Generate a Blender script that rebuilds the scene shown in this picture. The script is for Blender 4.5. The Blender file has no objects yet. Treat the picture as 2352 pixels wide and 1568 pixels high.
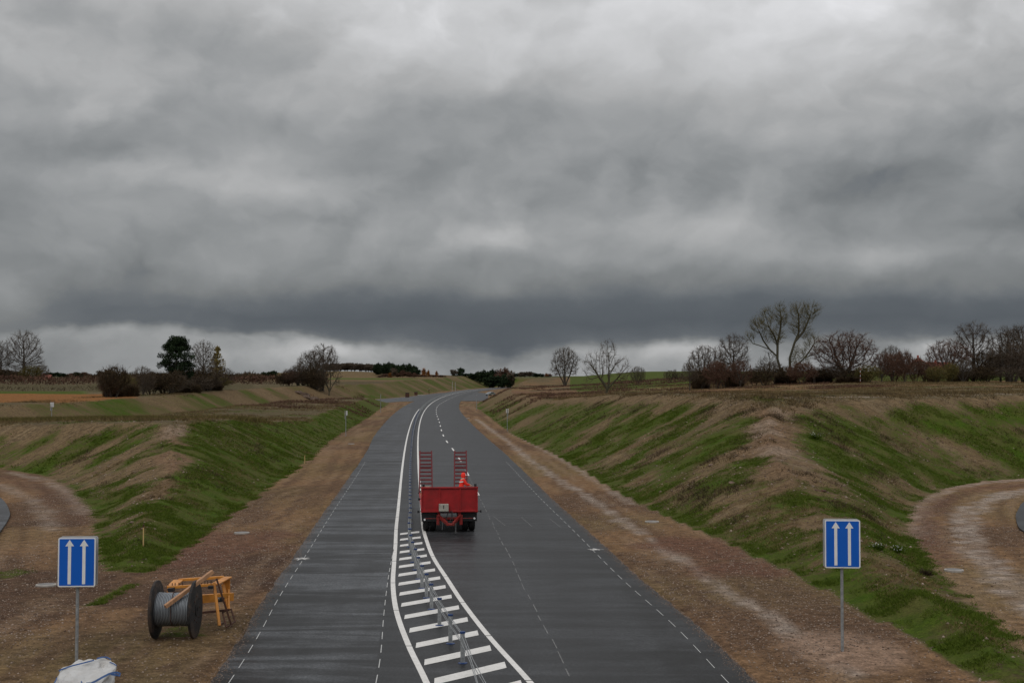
import bpy, bmesh, math, random
import numpy as np
from mathutils import Vector, Matrix
random.seed(7); RS = np.random.RandomState(11)
S = bpy.context.scene
COL = S.collection
# ------------------------------------------------------------------ camera
CAMZ = 6.76
cd = bpy.data.cameras.new("camera"); cam = bpy.data.objects.new("camera", cd); COL.objects.link(cam)
cam.location = (0, 0, CAMZ)
cd.sensor_width = 22.2; cd.lens = 28.0; cd.clip_start = 0.3; cd.clip_end = 20000
cam.rotation_euler = (math.radians(90 + math.degrees(math.atan(84/2966))), 0, 0)
S.camera = cam
S.render.resolution_x = 1024; S.render.resolution_y = 682
S.view_settings.view_transform = 'Standard'; S.view_settings.look = 'None'
S.view_settings.exposure = 0.0; S.view_settings.gamma = 1.0
S.render.engine = 'CYCLES'

# ------------------------------------------------------------------ node expression helper
class NT:
    def __init__(s, nt): s.nt = nt
    def new(s, t, **k):
        n = s.nt.nodes.new(t)
        for a, v in k.items(): setattr(n, a, v)
        return n
    def link(s, a, b): s.nt.links.new(a, b)
    def m(s, op, a, b=None, c=None, clamp=False):
        n = s.nt.nodes.new('ShaderNodeMath'); n.operation = op; n.use_clamp = clamp
        for i, v in enumerate((a, b, c)):
            if v is None: continue
            if isinstance(v, (int, float)): n.inputs[i].default_value = v
            else: s.link(v, n.inputs[i])
        return n.outputs[0]
    def noise(s, vec, scale, detail=4, rough=.55, dist=0.0):
        n = s.nt.nodes.new('ShaderNodeTexNoise')
        n.inputs['Scale'].default_value = scale; n.inputs['Detail'].default_value = detail
        n.inputs['Roughness'].default_value = rough; n.inputs['Distortion'].default_value = dist
        if vec is not None: s.link(vec, n.inputs['Vector'])
        return n
    def ramp(s, fac, stops, interp='LINEAR'):
        n = s.nt.nodes.new('ShaderNodeValToRGB'); n.color_ramp.interpolation = interp
        el = n.color_ramp.elements
        while len(el) > 1: el.remove(el[-1])
        for i, (p, c) in enumerate(stops):
            if isinstance(c, (int, float)): c = (c, c, c)
            e = el[0] if i == 0 else el.new(p)
            e.position = p; e.color = (*c, 1)
        s.link(fac, n.inputs[0]); return n.outputs[0]
    def mix(s, fac, a, b, blend='MIX'):
        n = s.nt.nodes.new('ShaderNodeMix'); n.data_type = 'RGBA'; n.blend_type = blend
        for sock, v in ((n.inputs[0], fac), (n.inputs[6], a), (n.inputs[7], b)):
            if isinstance(v, (int, float)): sock.default_value = v
            elif isinstance(v, tuple): sock.default_value = (*v, 1)
            else: s.link(v, sock)
        return n.outputs[2]
    def comb(s, x, y, z):
        n = s.nt.nodes.new('ShaderNodeCombineXYZ')
        for i, v in enumerate((x, y, z)):
            if isinstance(v, (int, float)): n.inputs[i].default_value = v
            else: s.link(v, n.inputs[i])
        return n.outputs[0]

# ------------------------------------------------------------------ sky and sun
W = bpy.data.worlds.new("World"); S.world = W; W.use_nodes = True
wn = NT(W.node_tree); W.node_tree.nodes.clear()
out = wn.new('ShaderNodeOutputWorld'); bg = wn.new('ShaderNodeBackground')
SUN_EL, SUN_ROT = math.radians(48), math.radians(200)
sky = wn.new('ShaderNodeTexSky'); sky.sky_type = 'NISHITA'; sky.sun_disc = False
sky.sun_elevation = SUN_EL; sky.sun_rotation = SUN_ROT; sky.air_density = 1.0; sky.dust_density = 2.0
tc = wn.new('ShaderNodeTexCoord'); sep = wn.new('ShaderNodeSeparateXYZ'); wn.link(tc.outputs['Generated'], sep.inputs[0])
dx, dy, dz = sep.outputs
U0 = wn.m('ARCTAN2', dx, dy); V0 = wn.m('ARCSINE', dz)
# domain warp, isotropic in angle
vec = wn.comb(U0, wn.m('MULTIPLY', V0, 1.7), 0.0)
w1 = wn.noise(vec, 7.5, 5, .52); s1 = wn.new('ShaderNodeSeparateColor'); wn.link(w1.outputs['Color'], s1.inputs[0])
w2 = wn.noise(vec, 26, 4, .55); s2 = wn.new('ShaderNodeSeparateColor'); wn.link(w2.outputs['Color'], s2.inputs[0])
def warp(base, a, b, ka, kb):
    r = wn.m('ADD', base, wn.m('MULTIPLY', wn.m('SUBTRACT', a, .5), ka))
    return wn.m('ADD', r, wn.m('MULTIPLY', wn.m('SUBTRACT', b, .5), kb))
U = warp(U0, s1.outputs[0], s2.outputs[0], .10, .030)
V = warp(V0, s1.outputs[1], s2.outputs[1], .032, .014)
def gauss(u, v, su, sv, amp, uu=None, vv=None):
    a = wn.m('DIVIDE', wn.m('SUBTRACT', uu or U, u), su); b = wn.m('DIVIDE', wn.m('SUBTRACT', vv or V, v), sv)
    e = wn.m('EXPONENT', wn.m('MULTIPLY', wn.m('ADD', wn.m('MULTIPLY', a, a), wn.m('MULTIPLY', b, b)), -1.0))
    return wn.m('MULTIPLY', e, amp)
def P(x, y): return (x-1176)/2966, (868-y)/2966
# bottom edge of the dark shelf bulges down and up
Vb = V
for (x, y, sx, sy, k) in [(1130, 800, 200, 60, .007), (650, 790, 180, 60, -.012), (250, 760, 200, 60, -.016),(-250, 760, 300, 90, -.02),(1560,790,120,50,-.004),(2250,780,260,50,-.006)]:
    u, v = P(x, y); Vb = wn.m('ADD', Vb, gauss(u, v, sx/2966, sy/2966, k, U, V))
VN = wn.m('MULTIPLY', Vb, 1/0.9)          # elevation (rad) / 0.9
def el(y): return max(0, (868-y)/2966/0.9)
SKY_STOPS = [(0.0,.30),(el(812),.34),(el(800),.33),(el(790),.20),(el(778),.135),(el(735),.105),(el(695),.12),(el(655),.20),(el(600),.26),(el(500),.295),(el(400),.30),(el(250),.36),(el(120),.46),(el(0),.56),(.55,.75),(1.0,.8)]
base = wn.ramp(VN, SKY_STOPS, 'B_SPLINE' if False else 'LINEAR')
bri = base
BL = [ # x,y,sx,sy,amp (photo 2352 px units -> angles)
 (1130,545,120,30,.15),(1190,500,60,50,.05),(1450,520,230,40,.07),(620,430,170,36,.12),(370,410,100,36,.14),(560,360,160,30,.05),(2000,600,260,28,.05),(90,190,150,80,.05),
 (640,310,130,45,-.05),(180,360,230,60,-.05),(60,520,230,90,-.05),(1150,90,420,110,.12),(1850,110,450,150,.15),
 (250,60,330,70,-.13),(600,120,220,70,-.10),(1400,250,350,70,-.05),(1950,430,300,80,-.06),(2300,520,200,120,-.04),
 (2150,590,260,35,.05),(20,680,110,55,.14),(320,690,330,60,.045),(60,780,200,60,.08),(900,640,400,40,.03),(1700,560,200,40,.03),
 (2280,150,160,100,-.05),(2250,700,300,40,.0),(1080,795,130,30,-.02),(880,400,130,60,-.03),(700,800,150,25,.14),(880,800,120,22,.06),(560,820,150,22,.06),(1500,800,160,22,.08),(2150,785,230,16,.10),(170,800,260,60,-.11),(1180,830,200,20,-.05)]
for (x, y, sx, sy, k) in BL:
    u, v = P(x, y); bri = wn.m('ADD', bri, gauss(u, v, sx/2966, sy/2966, k))
n3 = wn.noise(wn.comb(U, wn.m('MULTIPLY', V, 1.35), 3.1), 8, 8, .56)
n4 = wn.noise(wn.comb(U0, wn.m('MULTIPLY', V0, 2.0), 7.7), 4.5, 5, .5)
f = wn.m('ADD', wn.m('MULTIPLY', wn.m('SUBTRACT', n3.outputs[0], .5), .56), wn.m('MULTIPLY', wn.m('SUBTRACT', n4.outputs[0], .5), .35))
def relief(scale, du, dv, z, k, det=5):     # sculpted lumps: difference of the same cloud field at two neighbouring points
    a = wn.noise(wn.comb(U, wn.m('MULTIPLY', V, 1.25), z), scale, det, .46).outputs[0]
    b = wn.noise(wn.comb(wn.m('ADD', U, du), wn.m('MULTIPLY', wn.m('ADD', V, dv), 1.25), z), scale, det, .46).outputs[0]
    return wn.m('MULTIPLY', wn.m('SUBTRACT', a, b), k)
n6 = wn.noise(wn.comb(U0, wn.m('MULTIPLY', V0, 2.6), 9.9), 3.0, 3, .5)
f = wn.m('ADD', f, wn.m('MULTIPLY', wn.m('ADD', relief(5.5, -.010, .016, 5.3, 1.7, 4), relief(13.0, -.006, .010, 2.3, 1.15, 6)), wn.ramp(n6.outputs[0], [(.40,.45),(.6,1.0)])))
shelf = wn.ramp(VN, [(el(835),1.0),(el(805),1.7),(el(775),.4),(el(700),.35),(el(640),1.0)])
f = wn.m('MULTIPLY', f, shelf)
bri = wn.m('MULTIPLY', bri, wn.m('ADD', f, 1.0))
bri = wn.m('MAXIMUM', bri, .05)
tint = wn.ramp(bri, [(0.0,(.80,.96,1.16)),(.09,(.84,.97,1.14)),(.2,(.95,1.0,1.03)),(.42,(.985,.995,1.0)),(1.0,(.985,.985,1.02))])
vm = wn.new('ShaderNodeVectorMath', operation='SCALE'); wn.link(tint, vm.inputs[0]); wn.link(bri, vm.inputs['Scale'])
vs = wn.new('ShaderNodeVectorMath', operation='SCALE'); wn.link(sky.outputs[0], vs.inputs[0]); vs.inputs['Scale'].default_value = .06
cl = wn.mix(.96, vs.outputs[0], vm.outputs[0])
wn.link(cl, bg.inputs[0]); bg.inputs[1].default_value = 1.0; wn.link(bg.outputs[0], out.inputs[0])
W.cycles.sampling_method = 'MANUAL'; W.cycles.sample_map_resolution = 512

sd = bpy.data.lights.new("sun", 'SUN'); sun = bpy.data.objects.new("sun", sd); COL.objects.link(sun)
sd.energy = 0.6; sd.angle = math.radians(35); sd.color = (1, .97, .93)
# sun direction: behind the camera, high
sdir = Vector((math.sin(SUN_ROT)*math.cos(SUN_EL), math.cos(SUN_ROT)*math.cos(SUN_EL), math.sin(SUN_EL)))
sun.rotation_euler = sdir.to_track_quat('Z', 'Y').to_euler()

# ------------------------------------------------------------------ object helpers
def tag(o, label=None, cat=None, group=None, kind=None):
    if label: o['label'] = label
    if cat: o['category'] = cat
    if group: o['group'] = group
    if kind: o['kind'] = kind
    return o
def empty(name, loc=(0,0,0), rz=0, label=None, cat=None, group=None):
    o = bpy.data.objects.new(name, None); COL.objects.link(o); o.location = loc; o.rotation_euler = (0,0,rz)
    o.empty_display_size = .2
    return tag(o, label, cat, group)
def copy_tree(o, parent=None):
    c = o.copy(); COL.objects.link(c); c.parent = parent
    for ch in list(o.children): copy_tree(ch, c)
    return c
def link_mesh(name, me, mat, parent=None):
    o = bpy.data.objects.new(name, me); COL.objects.link(o)
    if mat: me.materials.append(mat)
    if parent: o.parent = parent
    return o
def mesh_np(name, verts, faces, mat, parent=None, smooth=False, attrs=None):
    """verts (n,3) ; faces (m,k) array of equal-size polygons"""
    verts = np.asarray(verts, dtype=np.float32); faces = np.asarray(faces, dtype=np.int32)
    me = bpy.data.meshes.new(name); m, k = faces.shape
    me.vertices.add(len(verts)); me.vertices.foreach_set('co', verts.ravel())
    me.loops.add(m*k); me.loops.foreach_set('vertex_index', faces.ravel())
    me.polygons.add(m); me.polygons.foreach_set('loop_start', np.arange(0, m*k, k, dtype=np.int32))
    me.polygons.foreach_set('loop_total', np.full(m, k, dtype=np.int32))
    me.update(calc_edges=True)
    if smooth: me.polygons.foreach_set('use_smooth', np.ones(m, dtype=bool))
    for an, arr in (attrs or {}).items():
        arr = np.asarray(arr, dtype=np.float32)
        if arr.ndim == 1: a = me.attributes.new(an, 'FLOAT', 'POINT'); a.data.foreach_set('value', arr)
        elif arr.shape[1] == 3: a = me.attributes.new(an, 'FLOAT_VECTOR', 'POINT'); a.data.foreach_set('vector', arr.ravel())
        else: a = me.attributes.new(an, 'FLOAT_COLOR', 'POINT'); a.data.foreach_set('color', arr.ravel())
    me.validate()
    return link_mesh(name, me, mat, parent)
class MB:
    def __init__(s): s.v = []; s.f = []
    def box(s, c, size, R=None):
        h = Vector(size)/2; R = R or Matrix.Identity(3); c = Vector(c); b = len(s.v)
        for x in (-1,1):
            for y in (-1,1):
                for z in (-1,1): s.v.append(c + R @ Vector((x*h.x, y*h.y, z*h.z)))
        for q in ((0,1,3,2),(4,6,7,5),(0,4,5,1),(2,3,7,6),(0,2,6,4),(1,5,7,3)): s.f.append([b+i for i in q])
        return s
    def beam(s, p0, p1, w, h, up=(0,0,1)):
        p0, p1 = Vector(p0), Vector(p1); d = p1-p0; L = d.length; d.normalize(); up = Vector(up)
        if abs(d.dot(up)) > .98: up = Vector((0,1,0))
        x = d.cross(up).normalized(); z = x.cross(d).normalized()
        R = Matrix((x, d, z)).transposed(); return s.box((p0+p1)/2, (w, L, h), R)
    def tube(s, p0, p1, r0, r1=None, n=10, caps=True):
        r1 = r0 if r1 is None else r1
        p0, p1 = Vector(p0), Vector(p1); d = (p1-p0).normalized(); a = Vector((0,0,1)) if abs(d.z) < .9 else Vector((1,0,0))
        x = d.cross(a).normalized(); y = d.cross(x); b = len(s.v)
        for p, r in ((p0,r0),(p1,r1)):
            for i in range(n): t = 2*math.pi*i/n; s.v.append(p + (x*math.cos(t)+y*math.sin(t))*r)
        for i in range(n): j = (i+1) % n; s.f.append([b+i, b+j, b+n+j, b+n+i])
        if caps: s.f.append([b+i for i in range(n)][::-1]); s.f.append([b+n+i for i in range(n)])
        return s
    def path(s, pts, r, n=6):
        for a, b in zip(pts[:-1], pts[1:]): s.tube(a, b, r, r, n)
        return s
    def prism(s, poly, axis_o, ex, ey, ez, t):
        """poly 2D list extruded by t along ez from origin"""
        o = Vector(axis_o); ex, ey, ez = Vector(ex), Vector(ey), Vector(ez); b = len(s.v); n = len(poly)
        for k in (0, t):
            for (x, y) in poly: s.v.append(o + ex*x + ey*y + ez*k)
        s.f.append([b+i for i in range(n)][::-1]); s.f.append([b+n+i for i in range(n)])
        for i in range(n): j = (i+1) % n; s.f.append([b+i, b+j, b+n+j, b+n+i])
        return s
    def lathe(s, prof, c=(0,0,0), axis='Z', n=24):
        c = Vector(c); b = len(s.v); m = len(prof)
        for i in range(n):
            t = 2*math.pi*i/n; cs, sn = math.cos(t), math.sin(t)
            for (r, h) in prof:
                s.v.append(c + (Vector((r*cs, r*sn, h)) if axis == 'Z' else Vector((h, r*cs, r*sn)) if axis == 'X' else Vector((r*cs, h, r*sn))))
        for i in range(n):
            j = (i+1) % n
            for k in range(m-1): s.f.append([b+i*m+k, b+j*m+k, b+j*m+k+1, b+i*m+k+1])
        return s
    def build(s, name, mat, parent=None, smooth=False, bevel=0, loc=None):
        me = bpy.data.meshes.new(name); me.from_pydata([tuple(v) for v in s.v], [], s.f)
        bm = bmesh.new(); bm.from_mesh(me); bmesh.ops.recalc_face_normals(bm, faces=bm.faces); bm.to_mesh(me); bm.free()
        o = link_mesh(name, me, mat, parent)
        if smooth:
            for p in me.polygons: p.use_smooth = True
            try: me.set_sharp_from_angle(angle=math.radians(40))
            except Exception: pass
        if bevel:
            m = o.modifiers.new('bevel', 'BEVEL'); m.width = bevel; m.segments = 2; m.limit_method = 'ANGLE'
        if loc: o.location = loc
        return o
def rrect(w, h, r, n=5, cx=0, cy=0):
    pts = []
    for (sx, sy, a0) in ((1,1,0),(-1,1,90),(-1,-1,180),(1,-1,270)):
        for i in range(n+1):
            a = math.radians(a0 + 90*i/n); pts.append((cx+sx*(w/2-r)+r*math.cos(a), cy+sy*(h/2-r)+r*math.sin(a)))
    return pts

# ------------------------------------------------------------------ materials
def mat(name, col, rough=.7, metal=0, var=.15, scale=6, col2=None, bump=0, spec=.5, dirt=0, dirtcol=(.06,.05,.04)):
    m = bpy.data.materials.new(name); m.use_nodes = True; n = NT(m.node_tree)
    b = m.node_tree.nodes['Principled BSDF']; b.inputs['Roughness'].default_value = rough; b.inputs['Metallic'].default_value = metal
    b.inputs['Specular IOR Level'].default_value = spec
    tcn = n.new('ShaderNodeTexCoord').outputs['Object']
    nz = n.noise(tcn, scale, 5, .6).outputs[0]
    c2 = col2 or tuple(c*(1-var*1.6) for c in col)
    c = n.mix(n.ramp(nz, [(.35,0.),(.65,1.)]), c2, col)
    if dirt:
        d = n.noise(tcn, scale*.35, 6, .7).outputs[0]
        c = n.mix(n.m('MULTIPLY', n.ramp(d, [(.48,0.),(.62,1.)]), dirt), c, dirtcol)
    n.link(c, b.inputs['Base Color'])
    n.link(n.m('ADD', n.m('MULTIPLY', nz, .2), rough-.1), b.inputs['Roughness'])
    if bump:
        bp = n.new('ShaderNodeBump'); bp.inputs['Strength'].default_value = bump; bp.inputs['Distance'].default_value = .02
        n.link(n.noise(tcn, scale*6, 4, .6).outputs[0], bp.inputs['Height']); n.link(bp.outputs[0], b.inputs['Normal'])
    return m
M = {}
M['galv'] = mat('galvanised', (.34,.355,.36), .5, .25, .25, 12)
M['reddark'] = mat('dark_red_paint', (.17,.014,.02), .5, 0, .25, 5)
M['red'] = mat('red_paint', (.36,.008,.010), .5, 0, .16, 3, dirt=.35, dirtcol=(.09,.012,.01))
M['redbright'] = mat('red_hitch_paint', (.27,.016,.012), .45, 0, .3, 8, dirt=.4)
M['black'] = mat('black_rubber', (.014,.014,.015), .75, 0, .4, 9, bump=.3)
M['blackpaint'] = mat('black_paint', (.02,.02,.022), .5, 0, .3, 9)
M['steel'] = mat('dull_steel', (.25,.25,.25), .5, .8, .3, 9)
M['white'] = mat('white_plastic', (.75,.75,.74), .5, 0, .05, 9)
M['creambox'] = mat('pale_grey_box', (.42,.40,.34), .5, 0, .12, 9, dirt=.3)
M['hivis'] = mat('hi_vis_orange', (.95,.035,.018), .75, 0, .12, 20)
M['reflective'] = mat('reflective_tape', (.72,.74,.75), .4, 0, .05, 30)
M['skin'] = mat('skin', (.55,.33,.24), .5, 0, .1, 20)
M['hair'] = mat('white_helmet', (.7,.7,.7), .45, 0, .05, 30)
M['navy'] = mat('navy_trousers', (.02,.025,.05), .85, 0, .2, 20)
M['signblue'] = mat('sign_blue', (.001,.115,.56), .35, 0, .06, 2)
M['signwhite'] = mat('sign_white', (.80,.81,.80), .4, 0, .04, 8)
M['signgrey'] = mat('sign_grey', (.46,.47,.48), .5, .2, .1, 8)
M['yellow'] = mat('orange_yellow_paint', (.68,.27,.035), .5, 0, .18, 5, dirt=.4, dirtcol=(.20,.07,.02))
M['rust'] = mat('rust_brown', (.10,.04,.022), .8, 0, .4, 12, bump=.3)
M['drumwood'] = mat('dark_drum', (.020,.019,.019), .8, 0, .5, 7, bump=.9, dirt=.7, dirtcol=(.085,.055,.038))
M['wood'] = mat('sawn_timber', (.50,.27,.14), .7, 0, .2, 9, bump=.2)
M['stakewood'] = mat('stake_wood', (.62,.42,.18), .7, 0, .15, 9)
M['capblue'] = mat('blue_plastic_cap', (.010,.040,.15), .45, 0, .1, 9)
M['concrete'] = mat('pale_concrete', (.42,.39,.35), .9, 0, .25, 9, bump=.3)
M['strap'] = mat('blue_strap', (.035,.10,.27), .6, 0, .1, 20)
M['bag'] = mat('white_woven_sack', (.58,.575,.56), .62, 0, .12, 3, bump=.15, dirt=.4, dirtcol=(.42,.38,.33))
M['carpaint'] = mat('silver_paint', (.35,.38,.40), .3, .5, .05, 3)
M['glass'] = mat('dark_glass', (.02,.025,.03), .1, 0, .1, 3)
M['coverlid'] = mat('cast_lid', (.20,.19,.18), .7, 0, .2, 9)
M['rockc'] = mat('brown_rock', (.24,.165,.12), .9, 0, .3, 12, bump=.4)
M['tile'] = mat('red_roof_tile', (.22,.065,.042), .85, 0, .25, 4, bump=.4)
M['brickred'] = mat('red_brick', (.36,.07,.04), .85, 0, .25, 6, bump=.3)
M['render'] = mat('grey_render', (.30,.28,.26), .9, 0, .15, 3)
M['bark'] = mat('bark', (.085,.07,.052), .9, 0, .35, 5, bump=.4)
M['barkgreen'] = mat('mossy_bark', (.075,.066,.036), .9, 0, .35, 5, bump=.4)
def twigmat(name, a, b):
    m = bpy.data.materials.new(name); m.use_nodes = True; n = NT(m.node_tree); bs = m.node_tree.nodes['Principled BSDF']
    at = n.new('ShaderNodeAttribute', attribute_name='rnd')
    n.link(n.mix(at.outputs['Fac'], a, b), bs.inputs['Base Color']); bs.inputs['Roughness'].default_value = .85
    bs.inputs['Specular IOR Level'].default_value = .05
    return m
M['twig'] = twigmat('grey_brown_twigs', (.060,.046,.035), (.12,.092,.066))
M['soil'] = mat('soil', (.15,.10,.07), .95, 0, .4, 3, bump=.5)
M['twigred'] = twigmat('red_brown_twigs', (.072,.040,.030), (.135,.078,.052))
M['twiggreen'] = twigmat('olive_twigs', (.06,.06,.022), (.17,.13,.045))
M['twigdark'] = twigmat('dark_twigs', (.035,.027,.018), (.085,.058,.032))
M['weed'] = twigmat('brown_weeds', (.075,.055,.028), (.17,.125,.06))
M['needle'] = twigmat('dark_needles', (.010,.019,.010), (.032,.048,.022))
M['larch'] = twigmat('yellow_needles', (.13,.10,.032), (.25,.19,.065))
M['orangeleaf'] = twigmat('orange_leaves', (.16,.06,.02), (.30,.13,.04))
M['grassblade'] = twigmat('grass_blades', (.034,.064,.005), (.105,.135,.020))
M['deadgrass'] = twigmat('dead_grass', (.09,.06,.03), (.24,.17,.08))
M['stone'] = twigmat('stones', (.08,.05,.036), (.38,.30,.24))
# ------------------------------------------------------------------ the lie of the land (x right, y away; metres)
def PL(*a): return np.array(a, float)
EDGE_L = PL((-6.0,2),(-6.4,15),(-6.66,28.6),(-7.09,34.5),(-7.46,38.6),(-8.27,49.6),(-9.4,64.9),(-10.9,86.2),(-14.1,128),(-15.8,147.8),(-18.8,190),(-21.9,238),(-25.5,304),(-28.5,381),(-30.7,463),(-31,563),(-29.3,665),(-22,800),(-14,900),(-2,1000))
EDGE_R = PL((7.4,2),(6.3,15),(5.4,28.6),(5.08,34.5),(4.32,43.1),(3.48,55),(2.11,73.8),(1.26,86.9),(-.51,113.8),(-2.68,143),(-6.53,199),(-11.2,276),(-13.4,327),(-15.2,383),(-16.8,463),(-17.2,563),(-15.4,665),(-8.5,800),(-.5,900),(12,1000))
LINE_R = PL((2.6,15),(.426,28.6),(-.6,33.8),(-1.45,38.7),(-2.2,43.6),(-2.95,48.6),(-3.53,53.6),(-3.92,57.2),(-4.26,61.5),(-5.5,76.3),(-7.73,107),(-9.6,132.5),(-12.5,174.7),(-15.6,221.7),(-18,266.7),(-20.5,318),(-22.8,383),(-24.4,463.6),(-24.8,563),(-23.1,665),(-15.8,800),(-7.8,900),(4.5,1000))
LINE_L = PL((-.1,15),(-1.87,28.6),(-2.57,32.5),(-3.3,37.2),(-3.87,42.2),(-4.29,47.2),(-4.7,52.3),(-5.12,57),(-5.5,62.2),(-5.89,67),(-6.92,80.6),(-8.6,101),(-8.95,107),(-10.85,132.5),(-13.75,174.7),(-16.85,221.7),(-20.0,280))
TOE_L = PL((-13,-40),(-12,15),(-12.4,40),(-12.9,50),(-13.6,58.5),(-14.3,69),(-14.8,77),(-17.2,111.6),(-20.2,146),(-23.9,209),(-28.4,276),(-33,352))
TOE_R = PL((13,-40),(11.6,15),(10.6,28.6),(10.4,33.5),(10,39.6),(9.7,44.8),(8.4,56.1),(7.8,61.1),(6.85,68.9),(5.85,82.2),(5.2,94.2),(3.8,113.8),(-.25,159),(-4.3,231),(-8.6,300),(-9.2,367),(-6.5,400),(-5.5,480),(-5.5,600),(-4,665),(3,800),(11,900),(24,1010))
OUT_L = PL((-110,70),(-95,88),(-78,110),(-66,135),(-61.5,160),(-60.5,207),(-59,254),(-60,320),(-57,365),(-50,400),(-43,425),(-38,483),(-37,563),(-35,665),(-28,800),(-20,900),(-8,1010))
ISL = PL((-33,352),(-41,330),(-47,290),(-49,250),(-49,200),(-49,160),(-54,130),(-64,108),(-80,92),(-110,60))
LOOPL = PL((-110,96),(-62,108),(-46,103),(-38.4,97),(-32.8,90.3),(-28.3,82),(-24.8,73.7),(-21.6,66.5),(-19.6,60.4),(-17.4,54),(-15.6,48.5),(-14.2,45.4),(-12.65,45))
LOOPR = PL((11.3,24),(12.8,32.2),(13.96,39.9),(15.2,47.2),(16.6,53),(17.4,57),(18.6,60.6),(20.4,66.3),(22.8,72.3),(26.6,79.5),(30.8,84.8),(36,88.5),(50,97),(80,110),(120,120))
# flat (cut) zones
GY0 = 57.
def _fit(pl, deg=6):
    yy = pl[:,1]; k = yy >= 49; c = np.polyfit(yy[k]/500, pl[k,0], deg, w=1/(1+yy[k]/200)); ys = np.concatenate([np.arange(57,120,9), np.arange(120,400,25), np.arange(400,1001,60), [1000]]); return np.vstack([pl[yy < 55], np.stack([np.polyval(c, ys/500), ys],1)])
LINE_R = _fit(LINE_R)
_ys = LINE_R[LINE_R[:,1] >= 57]
LINE_L = np.vstack([LINE_L[LINE_L[:,1] < 55], np.stack([_ys[:,0]-np.interp(_ys[:,1],[57,70,175,280],[1.22,1.20,1.25,1.4]), _ys[:,1]],1)])
ZM = np.vstack([TOE_L, ISL[1:1], [(-33,352),(-41,375),(-50,400)], OUT_L[10:], TOE_R[::-1]])     # main corridor
ZI = np.vstack([ISL, [(-110,70)], OUT_L[1:11], [(-38,440),(-30,400)]])                            # hidden slip road behind the spur
ZLL = np.vstack([LOOPL, [(-12.4,30),(-12,-40),(-110,-40)]])
ZLR = np.vstack([LOOPR, [(120,-40),(13,-40),(11.6,15)]])
ZONES = [ZM, ZI, ZLL, ZLR]
def seg_dist(px, py, poly, closed=True):
    """distance to polyline, and arclength of nearest point"""
    n = len(poly); best = np.full(px.shape, 1e9); u = np.zeros(px.shape); acc = 0
    for i in range(n if closed else n-1):
        a = poly[i]; b = poly[(i+1) % n]; d = b-a; L2 = d@d
        if L2 < 1e-9: continue
        t = np.clip(((px-a[0])*d[0] + (py-a[1])*d[1])/L2, 0, 1)
        dd = np.hypot(px-(a[0]+t*d[0]), py-(a[1]+t*d[1])); L = math.sqrt(L2)
        k = dd < best; best = np.where(k, dd, best); u = np.where(k, acc+t*L, u); acc += L
    return best, u
def inside(px, py, poly):
    r = np.zeros(px.shape, bool); n = len(poly); j = n-1
    for i in range(n):
        xi, yi = poly[i]; xj, yj = poly[j]
        if yi != yj:
            c = ((yi > py) != (yj > py)) & (px < (xj-xi)*(py-yi)/(yj-yi)+xi); r ^= c
        j = i
    return r
def ip(y, xs, ys): return np.interp(y, xs, ys)
def xat(pl, y): return np.interp(y, pl[:,1], pl[:,0])
# value noise
_T = np.random.RandomState(5).rand(256, 256)
def vn(x, y):
    xi = np.floor(x).astype(int); yi = np.floor(y).astype(int); fx = x-xi; fy = y-yi
    fx = fx*fx*(3-2*fx); fy = fy*fy*(3-2*fy); a = _T[xi & 255, yi & 255]; b = _T[(xi+1) & 255, yi & 255]
    c = _T[xi & 255, (yi+1) & 255]; d = _T[(xi+1) & 255, (yi+1) & 255]
    return (a*(1-fx)+b*fx)*(1-fy)+(c*(1-fx)+d*fx)*fy
def fbm(x, y, o=4):
    s = 0; a = .5; t = 0
    for k in range(o): s = s+a*vn(x*2**k+17.3*k, y*2**k+9.1*k); t += a; a *= .5
    return s/t
def sm(x, a, b): t = np.clip((x-a)/(b-a), 0, 1); return t*t*(3-2*t)
def plateau(x, y):
    pl = ip(y, [0,120,170,250,400,600,1000,1600,3000,6000], [3.0,2.9,3.0,3.5,4.5,5.9,7.3,8.5,11,16])
    pi = ip(y, [0,60,89,115,153,200,300,380], [4.3,4.1,3.75,3.0,1.75,1.9,1.9,1.6])
    pin = ip(y, [0,60,89,115,153,200,300,380], [3.6,3.6,3.2,2.65,2.3,2.3,2.0,1.7])
    pi = pi + (pin-pi)*sm(x, -27, -46)
    rn = ip(y, [0,60,85,125,150,190,260,400,500,700,1000,1600,3000,6000], [5,5.1,5.25,5.25,4.75,3.6,3.5,4.1,4.6,6.0,7.3,8.5,11,16])
    rf = ip(y, [0,85,125,150,190,260,400,500,650,800,1600,3000,6000], [5,5.2,5.3,5.4,5.6,5.9,7.2,8.9,10.0,9.6,9,11,16])
    dr = x - xat(TOE_R, y)
    r = rn + (rf-rn)*sm(dr, 12, 75)
    l = np.where(y < 380, pl+(pi-pl)*sm(x, -60, -52), pl)
    tx = np.where(y < 1010, xat(EDGE_L, y)+10, -8+ (y-1010)*.2)
    h = l + (r-l)*sm(x, tx-18, tx+18)
    h = h + 4.6*np.exp(-((x+128)/75)**2-((y-960)/120)**2) + 1.1*np.exp(-((x+14)/16)**2-((y-880)/60)**2)
    h = h + (fbm(x/22, y/22, 3)-.5)*.5*sm(y, 60, 140) + (fbm(x/5+50, y/5, 3)-.5)*.22
    return h
EXTRA_ASPHALT = []
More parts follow.
